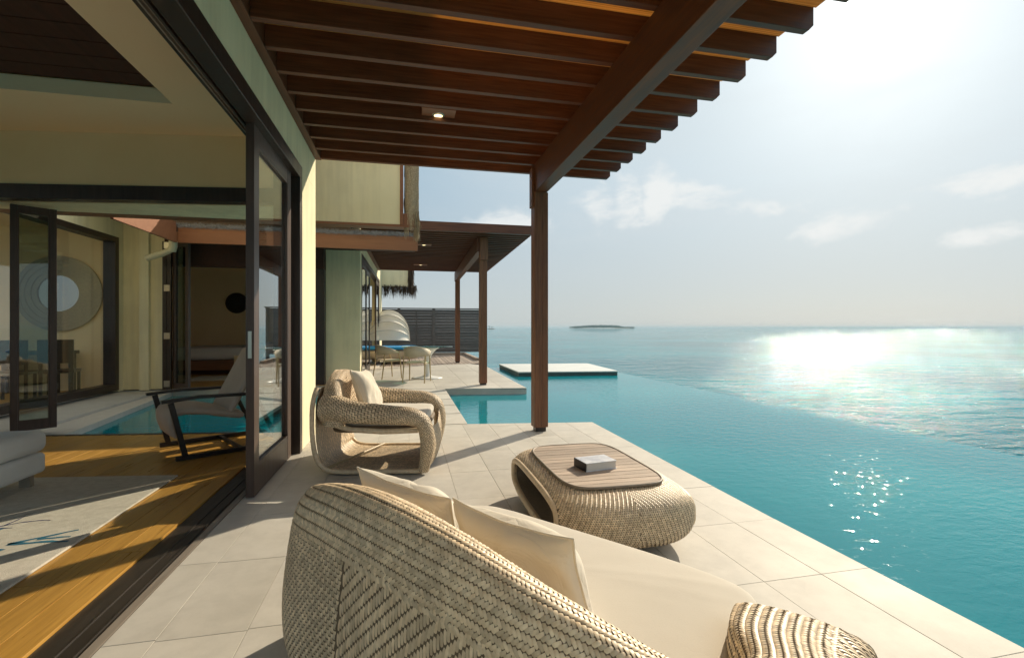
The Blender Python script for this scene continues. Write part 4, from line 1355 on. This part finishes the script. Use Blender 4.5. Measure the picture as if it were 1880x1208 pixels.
# teak opening
TX0, TX1, TY0, TY1 = -0.30, 0.30, -0.46, 0.47
def in_teak(x, y, g=0.0):
    cx_, cy_ = (TX0 + TX1) / 2, (TY0 + TY1) / 2
    return (abs((x - cx_) / ((TX1 - TX0) / 2 + g)) ** 5 + abs((y - cy_) / ((TY1 - TY0) / 2 + g)) ** 5) < 1
vin = np.vectorize(lambda x, y, z: bool(in_teak(x, y, 0.0) and z > 0.2))
def treg(a, b):
    P = st.ev(a, b)
    return ~vin(P[..., 0], P[..., 1], P[..., 2])
st2 = Surf(GT.transpose(1, 0, 2)); sg2 = -sgt
def treg2(half):
    def f(a, b):
        P = st2.ev(a, b)
        return (~vin(P[..., 0], P[..., 1], P[..., 2])) & ((P[..., 0] < 0) if half < 0 else (P[..., 0] >= 0))
    return f
it = [herring(st2, sg2, 0.0, st2.La, 0.004, st2.Lb - 0.004, rs=0.0125, pitch=0.0105, hl=0.0096, hw=0.0036, hg=0.0020, region=treg2(k), shear=0.42 * k) for k in (-1, 1)]
wv_ = link('woven_strands', weave_mesh('woven_strands', it, M['strand']), tab); wv_['kind'] = 'stuff'
rim = [((TX0 + TX1) / 2 + (TX1 - TX0) / 2 * math.copysign(abs(math.cos(t)) ** .4, math.cos(t)), (TY0 + TY1) / 2 + (TY1 - TY0) / 2 * math.copysign(abs(math.sin(t)) ** .4, math.sin(t)), THH - 0.003) for t in np.linspace(0, 2 * math.pi, 90)]
lp('top_edge', MB().tube(rim, 0.009, 6, caps=False), M['panel_weave'], tab)
np_ = 15
for k in range(np_):
    y0 = TY0 + (TY1 - TY0) * k / np_; y1 = TY0 + (TY1 - TY0) * (k + 1) / np_ - 0.004
    def xr(y):
        cy_ = (TY0 + TY1) / 2; v = min(1, abs((y - cy_) / ((TY1 - TY0) / 2)))
        return (TX1 - TX0) / 2 * max(0.0, 1 - v ** 5) ** 0.2
    cx_ = (TX0 + TX1) / 2
    m0, m1 = xr(y0), xr(y1)
    ym = (y0 + y1) / 2; mm = xr(ym)
    pts = [(cx_ - m0, y0), (cx_ + m0, y0), (cx_ + mm, ym), (cx_ + m1, y1), (cx_ - m1, y1), (cx_ - mm, ym)]
    lp('teak_board', MB().prism(pts, THH - 0.03, THH + 0.001 + random.uniform(-.0005, .0005)), M['teak'], tab, bevel=0.0015)

bk = thing('book', 'thick hardback book with pale patterned cover lying on the coffee table', 'book', (1.128, 2.735, THH + 0.0022), R(8))
lp('pages', MB().box(-0.100, 0.098, -0.068, 0.068, 0.004, 0.046), M['pages'], bk)
lp('cover', MB().box(-0.106, 0.102, -0.073, 0.073, 0.0462, 0.050).box(-0.106, 0.102, -0.073, 0.073, 0.0, 0.0038), M['book_cover'], bk, bevel=0.0008)
lp('spine', MB().box(-0.1095, -0.1065, -0.073, 0.073, 0.0, 0.050), M['book_dark'], bk)

# ---- wicker armchair
ARM_LOC = (-0.16, 4.50, 0.0)
ARM_RZ = R(-10)
ac = thing('wicker_armchair', 'woven wicker armchair with open sides beside the cream wall', 'armchair', ARM_LOC, ARM_RZ)
items = []
# back: stacked bent ellipses
NZ, NPH = 40, 96
GB = np.zeros((NZ, NPH, 3))
for i in range(NZ):
    f = i / (NZ - 1)
    z = 0.40 + 0.42 * math.sin(math.pi / 2 * f)
    zn = max(0.0, (z - 0.50) / 0.32)
    w = 0.485 * (1 - min(1, zn) ** 2.1) ** 0.5 + 0.006
    dep0 = 0.125 * (1 - 0.35 * zn ** 2)
    for j in range(NPH):
        t = 2 * math.pi * j / (NPH - 1)
        yy = w * math.copysign(abs(math.sin(t)) ** 0.8, math.sin(t))
        wrap = 0.20 * (abs(yy) / 0.485) ** 2.0 * (1 - 0.35 * zn)
        cc = math.copysign(abs(math.cos(t)) ** 0.75, math.cos(t))
        rear = -0.485 - 0.03 * f + 0.05 * zn ** 2
        GB[i, j] = (rear + (dep0 + wrap) * (1 + cc) / 2, yy, z)
sb = Surf(GB)
sgb = 1.0 if sb.N[5, 0][0] > 0 else -1.0
link('back_shell', sb.mesh('back_shell', M['strand_dark'], flip=sgb < 0), ac)
items.append(herring(sb, sgb, 0.0, sb.La, 0.0, sb.Lb, shear=0.8))
# arms: elliptical tubes that turn down into front legs
for sy in (-1, 1):
    path = crom([(-0.42, 0.39, 0.54), (-0.32, 0.425, 0.535), (-0.16, 0.465, 0.515), (0.12, 0.487, 0.495), (0.29, 0.487, 0.48), (0.385, 0.48, 0.43), (0.42, 0.47, 0.30), (0.41, 0.455, 0.16), (0.385, 0.44, 0.03)], 60)
    sec = crom([(0.11, 0.12), (0.11, 0.11), (0.09, 0.088), (0.082, 0.075), (0.082, 0.07), (0.08, 0.06), (0.072, 0.058), (0.062, 0.05), (0.05, 0.04)], 60)
    NPA = 40
    GA = np.zeros((60, NPA, 3))
    for i in range(60):
        p = path[i]; d = path[min(i + 1, 59)] - path[max(i - 1, 0)]; d /= np.linalg.norm(d)
        lat = np.cross(d, np.array([0, 0, 1.0])) if abs(d[2]) < 0.7 else np.array([0, -1.0, 0])
        lat = np.array([0, -1.0, 0]) * 1.0 + lat * 0.2
        lat -= d * lat.dot(d); lat /= np.linalg.norm(lat)
        upv = np.cross(lat, d)
        for j in range(NPA):
            t = 2 * math.pi * j / (NPA - 1)
            q = p + lat * sec[i, 0] * math.cos(t) + upv * sec[i, 1] * math.sin(t)
            GA[i, j] = (q[0], sy * q[1], q[2])
    sa_ = Surf(GA)
    c0 = GA[30].mean(axis=0)
    sga = 1.0 if (sa_.N[30, 10] * (GA[30, 10] - c0)).sum() > 0 else -1.0
    link('arm', sa_.mesh('arm', M['strand_dark'], flip=sga < 0), ac)
    items.append(herring(sa_, sga, 0.0, sa_.La, 0.0, sa_.Lb, shear=0.9 * sy))
# front panel between the legs
NF = 30
GF = np.zeros((NF, NF, 3))
for i in range(NF):
    yn = -1 + 2 * i / (NF - 1)
    for j in range(NF):
        f = j / (NF - 1)
        ztop = 0.335 + 0.11 * abs(yn) ** 3
        z = 0.035 + (ztop - 0.035) * f
        hw_ = 0.42 + 0.06 * f
        GF[i, j] = (0.36 + 0.055 * math.sin(math.pi * (0.15 + 0.7 * f)) + 0.035 * (1 - yn * yn) + 0.02, yn * hw_, z)
sfp = Surf(GF)
sgf = 1.0 if sfp.N[15, 15][0] > 0 else -1.0
link('front_panel', sfp.mesh('front_panel', M['strand_dark'], flip=sgf < 0), ac)
items.append(herring(sfp, sgf, 0.0, sfp.La, 0.0, sfp.Lb, shear=0.5))
# lower loop: rear panel, curve and floor panel
ribp = resample(crom([(-0.498, 0.70), (-0.505, 0.50), (-0.50, 0.30), (-0.47, 0.14), (-0.41, 0.055), (-0.28, 0.03), (0.0, 0.028), (0.36, 0.03), (0.405, 0.06)], 120), 60)
def loop_w(z):
    if z > 0.5:
        return 0.475 * (1 - min(1, (z - 0.5) / 0.32) ** 2.3) ** 0.5
    return 0.475 if z > 0.2 else 0.475 - 0.03 * (1 - z / 0.2)
GR = np.zeros((60, 40, 3))
for i, (x, z) in enumerate(ribp):
    wdt = loop_w(z)
    for j in range(40):
        yn = -1 + 2 * j / 39
        GR[i, j] = (x + (0.03 * yn * yn if z > .1 else 0), yn * wdt, z)
sr = Surf(GR)
cin = np.array([0.0, 0, 0.3])
sgr = 1.0 if (sr.N[30, 20] * (cin - GR[30, 20])).sum() > 0 else -1.0
link('lower_loop', sr.mesh('lower_loop', M['panel_weave'], flip=sgr < 0), ac)
items.append(herring(sr, sgr, 0.0, sr.La, 0.0, sr.Lb, rs=0.026, pitch=0.0135, hl=0.019, hg=0.0026))
items.append(herring(sr, -sgr, 0.0, sr.La * 0.5, 0.0, sr.Lb))
for sy in (-1, 1):
    lp('loop_edge', MB().tube([(x, sy * loop_w(z), z) for x, z in ribp[::2]], 0.020, 8), M['strand'], ac)
aw = link('woven_strands', weave_mesh('woven_strands', items, M['strand']), ac); aw['kind'] = 'stuff'
lp('seat_deck', pebble(0.40, 0.43, 0.03, 0.0, 0, 0.36, 6), M['strand_dark'], ac)
for sy in (-1, 1):
    lp('seat_edge', MB().tube([(-0.38, sy * 0.44, 0.42), (-0.2, sy * 0.445, 0.37), (0.05, sy * 0.445, 0.352), (0.34, sy * 0.44, 0.36)], 0.022, 8), M['strand'], ac)
lp('brace_rod', MB().tube([(-0.40, -0.42, 0.055), (-0.12, 0.40, 0.055)], 0.010, 10), M['chair_leg'], ac)
for sx, sy in ((-0.3, -0.36), (-0.3, 0.36), (0.36, -0.36), (0.36, 0.36)):
    lp('foot', MB().lathe([(0.001, 0.0), (0.022, 0.0), (0.022, 0.03)], sx, sy, 10), M['black'], ac)
acs = lp('seat_cushion', cushion_slab(superpts(0.02, 0.0, 0.37, 0.39, 6, 64), 0.385, 0.46, seed=9), M['cushion'], ac)


def arm_w(p):
    c_, s_ = math.cos(ARM_RZ), math.sin(ARM_RZ)
    return Vector((ARM_LOC[0] + p[0] * c_ - p[1] * s_, ARM_LOC[1] + p[0] * s_ + p[1] * c_, p[2]))


make_pillow('cream pillow standing in the wicker armchair against its back', arm_w((-0.19, 0.02, 0.625)), lean_basis(ARM_RZ - R(90), R(24), R(5)), 0.46, 0.42, 0.16, 5)

# ------------------------------------------------------------------ dining table and chairs
dt = thing('dining_table', 'round green glass dining table on a white flared pedestal', 'table', (0.50, 11.62, 0))
lp('base_disc', MB().lathe([(0.0001, 0.0), (0.36, 0.0), (0.365, 0.012), (0.30, 0.026), (0.12, 0.045), (0.075, 0.09), (0.062, 0.2), (0.065, 0.40), (0.10, 0.55), (0.20, 0.67), (0.31, 0.745), (0.0001, 0.745)], n=40), M['white_plastic'], dt)
lp('glass_top', MB().lathe([(0.0001, 0.747), (0.60, 0.747), (0.605, 0.753), (0.60, 0.761), (0.0001, 0.761)], n=64), M['glass_green'], dt)


def make_dining_chair():
    t = thing('dining_chair', 'x', 'chair', (0, 0, 0), 0, 'sand coloured dining chairs')
    lp('seat', pebble(0.23, 0.23, 0.018, 0, 0, 0.435, 5), M['chair_weave'], t)
    # curved back band that runs into the arms (back at -x)
    n_ = 30; vs = []
    for k in range(n_ + 1):
        a = -R(118) + R(236) * k / n_
        cx_, sy_ = -math.cos(a), math.sin(a)
        e = abs(a) / R(118)
        top = 0.80 - 0.17 * e ** 1.6; bot = 0.60 + 0.0 * e if e < .6 else 0.60
        bot = min(bot, top - 0.035); bot = 0.56 + 0.035 * e
        bot = min(bot, top - 0.03)
        rr = 0.26 + 0.02 * (1 - e)
        for (r_, z_) in ((rr + 0.012, bot), (rr + 0.03, top), (rr + 0.01, top + 0.003), (rr - 0.008, bot)):
            vs.append((cx_ * r_ + 0.02, sy_ * r_ * 1.02, z_))
    fs = [(k * 4 + j, k * 4 + (j + 1) % 4, (k + 1) * 4 + (j + 1) % 4, (k + 1) * 4 + j) for k in range(n_) for j in range(4)] + [(3, 2, 1, 0), (n_ * 4, n_ * 4 + 1, n_ * 4 + 2, n_ * 4 + 3)]
    lp('backrest', MB().add(vs, fs, True), M['chair_weave'], t)
    for sx, sy in ((-1, -1), (-1, 1), (1, -1), (1, 1)):
        top = 0.60
        lp('leg', MB().tube([(sx * 0.235 if sx > 0 else -0.27, sy * 0.245, 0.0), (sx * 0.205, sy * 0.235, 0.42), (sx * 0.20 if sx < 0 else 0.15, sy * 0.25, top)], [0.013, 0.017, 0.014], 8), M['chair_leg'], t)
    lp('seat_rail', MB().box(-.20, .20, -.225, -.205, .40, .43), M['chair_leg'], t)
    lp('seat_rail', MB().box(-.20, .20, .205, .225, .40, .43), M['chair_leg'], t)
    return t


ch = make_dining_chair()
ch.location = (0.245, 10.88, 0); ch.rotation_euler = (0, 0, R(72)); ch['label'] = 'sand coloured dining chair nearest the camera in front of the table pedestal'
c2 = copy_tree(ch)
c2.location = (-0.42, 11.84, 0); c2.rotation_euler = (0, 0, R(28)); c2['label'] = 'sand coloured dining chair between the table and the glass doors'

# ------------------------------------------------------------------ living room furniture
rug = thing('rug', 'cream rug with teal coral print on the bamboo floor', 'rug', (-2.6, 3.0, 0.001))
rug_poly = [(-1.795, 4.36), (-1.765, 1.2), (-4.2, 1.2), (-4.2, 4.75)]
rm = link('pile', MB().prism([(x + 2.6, y - 3.0) for x, y in rug_poly], 0.0, 0.014).mesh('pile', M['rug']), rug, bevel=0.006)
def branch(b_, x, y, ang, L, w, depth):
    n_ = 6
    pts = []
    a = ang
    for k in range(n_ + 1):
        pts.append((x, y, a))
        x += math.cos(a) * L / n_; y += math.sin(a) * L / n_
        a += random.uniform(-0.22, 0.22)
    vs = []
    for k, (px, py, pa) in enumerate(pts):
        ww = w * (1 - 0.45 * k / n_) * (1 + 0.25 * math.sin(k * 2.1))
        vs += [(px - math.sin(pa) * ww, py + math.cos(pa) * ww, 0.0152), (px + math.sin(pa) * ww, py - math.cos(pa) * ww, 0.0152)]
    b_.add(vs, [(2 * k + 1, 2 * k + 3, 2 * k + 2, 2 * k) for k in range(n_)])
    if depth > 0:
        for k in (2, 4, 6):
            px, py, pa = pts[k]
            branch(b_, px, py, pa + random.choice((-1, 1)) * random.uniform(0.5, 0.95), L * random.uniform(0.45, 0.65), w * 0.75, depth - 1)
random.seed(31)
b_ = MB()
branch(b_, -2.36 + 2.6, 3.13 - 3.0, R(8), 0.27, 0.018, 0)
branch(b_, -2.13 + 2.6, 3.16 - 3.0, R(26), 0.29, 0.015, 0)
branch(b_, -2.13 + 2.6, 3.16 - 3.0, R(-4), 0.30, 0.016, 0)
branch(b_, -2.02 + 2.6, 3.20 - 3.0, R(4), 0.16, 0.012, 0)
branch(b_, -2.75 + 2.6, 3.10 - 3.0, R(6), 0.40, 0.020, 1)
lp('coral_print', b_, M['coral'], rug, kind='stuff')
b_ = MB(); branch(b_, -2.50 + 2.6, 3.40 - 3.0, R(18), 0.24, 0.008, 1)
lp('coral_print', b_, M['coral2'], rug, kind='stuff')

sf2 = thing('white_sofa', 'white upholstered sofa end at the left edge on the rug', 'sofa', (-3.17, 4.06, 0.015))
def soft_box(name, x, y, z0, z1, r):
    o = lp(name, MB().box(-x, x, -y, y, z0, z1), M['white_fabric'], sf2)
    m1 = o.modifiers.new('bevel', 'BEVEL'); m1.width = r; m1.segments = 6
    for pl_ in o.data.polygons:
        pl_.use_smooth = True
    return o
soft_box('base', 0.49, 0.29, 0.09, 0.245, 0.035)
soft_box('seat_cushion', 0.50, 0.30, 0.25, 0.415, 0.06)
for sx in (-0.4, 0.40):
    for sy in (-0.22, 0.22):
        lp('leg', MB().box(sx - 0.035, sx + 0.035, sy - 0.02, sy + 0.02, 0.0, 0.10), M['metal'], sf2)

# lounge chair with black timber frame
lc = thing('lounge_chair', 'taupe lounge chair with thin black timber frame indoors beside the courtyard pool', 'chair', (-1.85, 5.38, 0), R(33))
for sy in (-1, 1):
    y = sy * 0.37
    lp('runner', MB().bar((-0.43, y, 0.025), (0.50, y, 0.025), 0.032, 0.04), M['black'], lc, bevel=0.002)
    lp('front_leg', MB().bar((-0.36, y, 0.04), (-0.47, y, 0.53), 0.045, 0.032, up=(0, 1, 0)), M['black'], lc, bevel=0.002)
    arm = lp('armrest', MB().bar((-0.54, y, 0.545), (-0.25, y, 0.565), 0.055, 0.028), M['black'], lc, bevel=0.002)
    lp('armrest_rear', MB().bar((-0.25, y, 0.565), (0.30, y, 0.55), 0.055, 0.028), M['black'], lc, bevel=0.002)
    lp('rear_leg', MB().bar((0.44, y, 0.04), (0.22, y, 0.54), 0.04, 0.03, up=(0, 1, 0)), M['black'], lc, bevel=0.002)
for px_, pz_ in ((0.1, 0.03), (0.40, 0.1)):
    lp('stretcher', MB().bar((px_, -0.36, pz_), (px_, 0.36, pz_), 0.03, 0.03), M['black'], lc)
def slab_path(pts, th, w, seed=0):
    """upholstered slab following a path in x,z with rounded edges"""
    P2 = resample(crom(pts, 60), 34)
    b_ = MB(); vs = []; m_ = 16
    for i in range(len(P2)):
        d = P2[min(i + 1, len(P2) - 1)] - P2[max(i - 1, 0)]; d /= np.linalg.norm(d)
        nrm = np.array([-d[1], d[0]])
        tt = th * (0.55 if i in (0, len(P2) - 1) else 1.0)
        for k in range(m_):
            t = 2 * math.pi * k / m_
            a = w / 2 * math.copysign(abs(math.cos(t)) ** 0.35, math.cos(t)); b = tt / 2 * math.copysign(abs(math.sin(t)) ** 0.6, math.sin(t))
            q = P2[i] + nrm * b
            vs.append((q[0], a, q[1]))
    n2 = len(P2)
    fs = [(i * m_ + k, i * m_ + (k + 1) % m_, (i + 1) * m_ + (k + 1) % m_, (i + 1) * m_ + k) for i in range(n2 - 1) for k in range(m_)]
    b_.add(vs, fs, True)
    b_.add(vs[:m_], [tuple(range(m_ - 1, -1, -1))]); b_.add(vs[-m_:], [tuple(range(m_))])
    return b_
lp('seat', slab_path([(-0.40, 0.20), (-0.44, 0.32), (-0.43, 0.41), (-0.36, 0.435), (-0.20, 0.42), (-0.02, 0.375), (0.14, 0.34)], 0.085, 0.64), M['leather'], lc)
lp('backrest', slab_path([(0.02, 0.36), (0.09, 0.50), (0.20, 0.72), (0.33, 0.98)], 0.07, 0.62), M['leather'], lc)

# ------------------------------------------------------------------ islands on the horizon
def palm_tree(b_tr, b_cr, x, y, h, k_=1.0):
    lx, ly = random.uniform(-1.5, 1.5), random.uniform(-1.5, 1.5)
    b_tr.tube([(x, y, SEA_Z), (x + lx * .4, y + ly * .4, SEA_Z + h * .5), (x + lx, y + ly, SEA_Z + h)], [0.5, 0.35, 0.25], 5)
    for k in range(11):
        a = random.uniform(0, 2 * math.pi); L = random.uniform(3.0, 4.8) * k_; dr = random.uniform(0.5, 2.6)
        c_, s_ = math.cos(a), math.sin(a)
        p0 = (x + lx, y + ly, SEA_Z + h); p1 = (p0[0] + c_ * L * .55, p0[1] + s_ * L * .55, p0[2] + 1.1); p2 = (p0[0] + c_ * L, p0[1] + s_ * L, p0[2] + 1.1 - dr)
        w = 0.8
        b_cr.add([p0, (p1[0] - s_ * w, p1[1] + c_ * w, p1[2] - .3), (p1[0] + s_ * w, p1[1] - c_ * w, p1[2] - .3), p2], [(0, 1, 2), (1, 3, 2)])
def bush(b_cr, x, y, h, r):
    for _ in range(70):
        u = Vector((random.gauss(0, 1), random.gauss(0, 1), abs(random.gauss(0, 1)))).normalized() * random.uniform(0.55, 1.0)
        cx_, cy_, cz_ = x + u.x * r, y + u.y * r, SEA_Z + h * (0.35 + 0.65 * u.z)
        s_ = random.uniform(1.6, 3.4)
        a = random.uniform(0, 6.28)
        b_cr.add([(cx_ - s_ * math.cos(a), cy_ - s_ * math.sin(a), cz_ - s_ * .5), (cx_ + s_ * math.cos(a), cy_ + s_ * math.sin(a), cz_ - s_ * .3), (cx_ + random.uniform(-.5, .5), cy_, cz_ + s_)], [(0, 1, 2)])
random.seed(11)
IY = 2600.0
isl = link('island', MB().add([(1150 + 216 * math.cos(t) * r, IY + 80 + 90 * math.sin(t) * r, SEA_Z + z) for r, z in ((1, -0.3), (0.9, 0.8), (0.5, 1.2)) for t in [2 * math.pi * k / 40 for k in range(40)]],
                   [(i * 40 + k, i * 40 + (k + 1) % 40, (i + 1) * 40 + (k + 1) % 40, (i + 1) * 40 + k) for i in range(2) for k in range(40)] + [tuple(range(80, 120))]).mesh('island', M['sand']))
isl['kind'] = 'structure'
tr_, cr_ = MB(), MB()
for _ in range(200):
    t = random.uniform(-1, 1); x = 1154 + t * 192
    env = (0.45 + 0.55 * (1 - abs(t) ** 2.2)) * (0.62 if x > 1250 else 1.0)
    y = IY + 80 + random.uniform(-44, 44)
    bush(cr_, x, y, random.uniform(12, 21) * env, random.uniform(8, 14))
for _ in range(60):
    t = random.uniform(-1, 1); x = 1154 + t * 200
    palm_tree(tr_, cr_, x, IY + 80 + random.uniform(-50, 50), random.uniform(15, 24) * (0.6 + .4 * (1 - abs(t))) * (0.75 if x > 1260 else 1.0), 1.7)
gr = link('island_wood', cr_.mesh('island_wood', M['palm'])); gr['kind'] = 'stuff'; tag(gr, 'low palm wood covering the hazy island on the horizon', 'trees')
gr2 = link('trunk', tr_.mesh('trunk', M['trunk']), gr); gr2['kind'] = 'stuff'
# sandbank with huts and poles left of the big post
sbk = thing('sandbank', 'tiny dark islet with two stubby palms on the horizon left of the tall post', 'islet', (212, 1200, SEA_Z))
lp('bank', MB().add([(11 * math.cos(t) * r, 4 * math.sin(t) * r, z) for r, z in ((1, -.3), (.8, .9), (.3, 1.3)) for t in [2 * math.pi * k / 20 for k in range(20)]], [(i * 20 + k, i * 20 + (k + 1) % 20, (i + 1) * 20 + (k + 1) % 20, (i + 1) * 20 + k) for i in range(2) for k in range(20)] + [tuple(range(40, 60))]), M['trunk'], sbk)
for k, (ox, h) in enumerate(((-4.0, 6.5), (1.5, 4.4))):
    t1, t2 = MB(), MB(); palm_tree(t1, t2, ox, 0, h)
    for bb in (t1, t2):
        bb.v = [(v[0] * 1.0, v[1], v[2] - SEA_Z) for v in bb.v]
    lp('trunk', t1, M['trunk'], sbk); lp('crown', t2, M['palm'], sbk)

# ------------------------------------------------------------------ marine haze
hz = MB(); hz.box(-8900, 8900, -8900, 8900, SEA_Z - 1.2, 16.0)
hm = bpy.data.materials.new('marine_haze'); hm.use_nodes = True
for nd in list(hm.node_tree.nodes):
    if nd.type != 'OUTPUT_MATERIAL':
        hm.node_tree.nodes.remove(nd)
pv = hm.node_tree.nodes.new('ShaderNodeVolumePrincipled')
pv.inputs['Density'].default_value = 0.00013
pv.inputs['Color'].default_value = (0.50, 0.62, 0.70, 1)
pv.inputs['Anisotropy'].default_value = 0.0
hm.node_tree.links.new(pv.outputs[0], hm.node_tree.nodes['Material Output'].inputs['Volume'])
ho = link('haze', hz.mesh('haze', hm)); ho['kind'] = 'stuff'
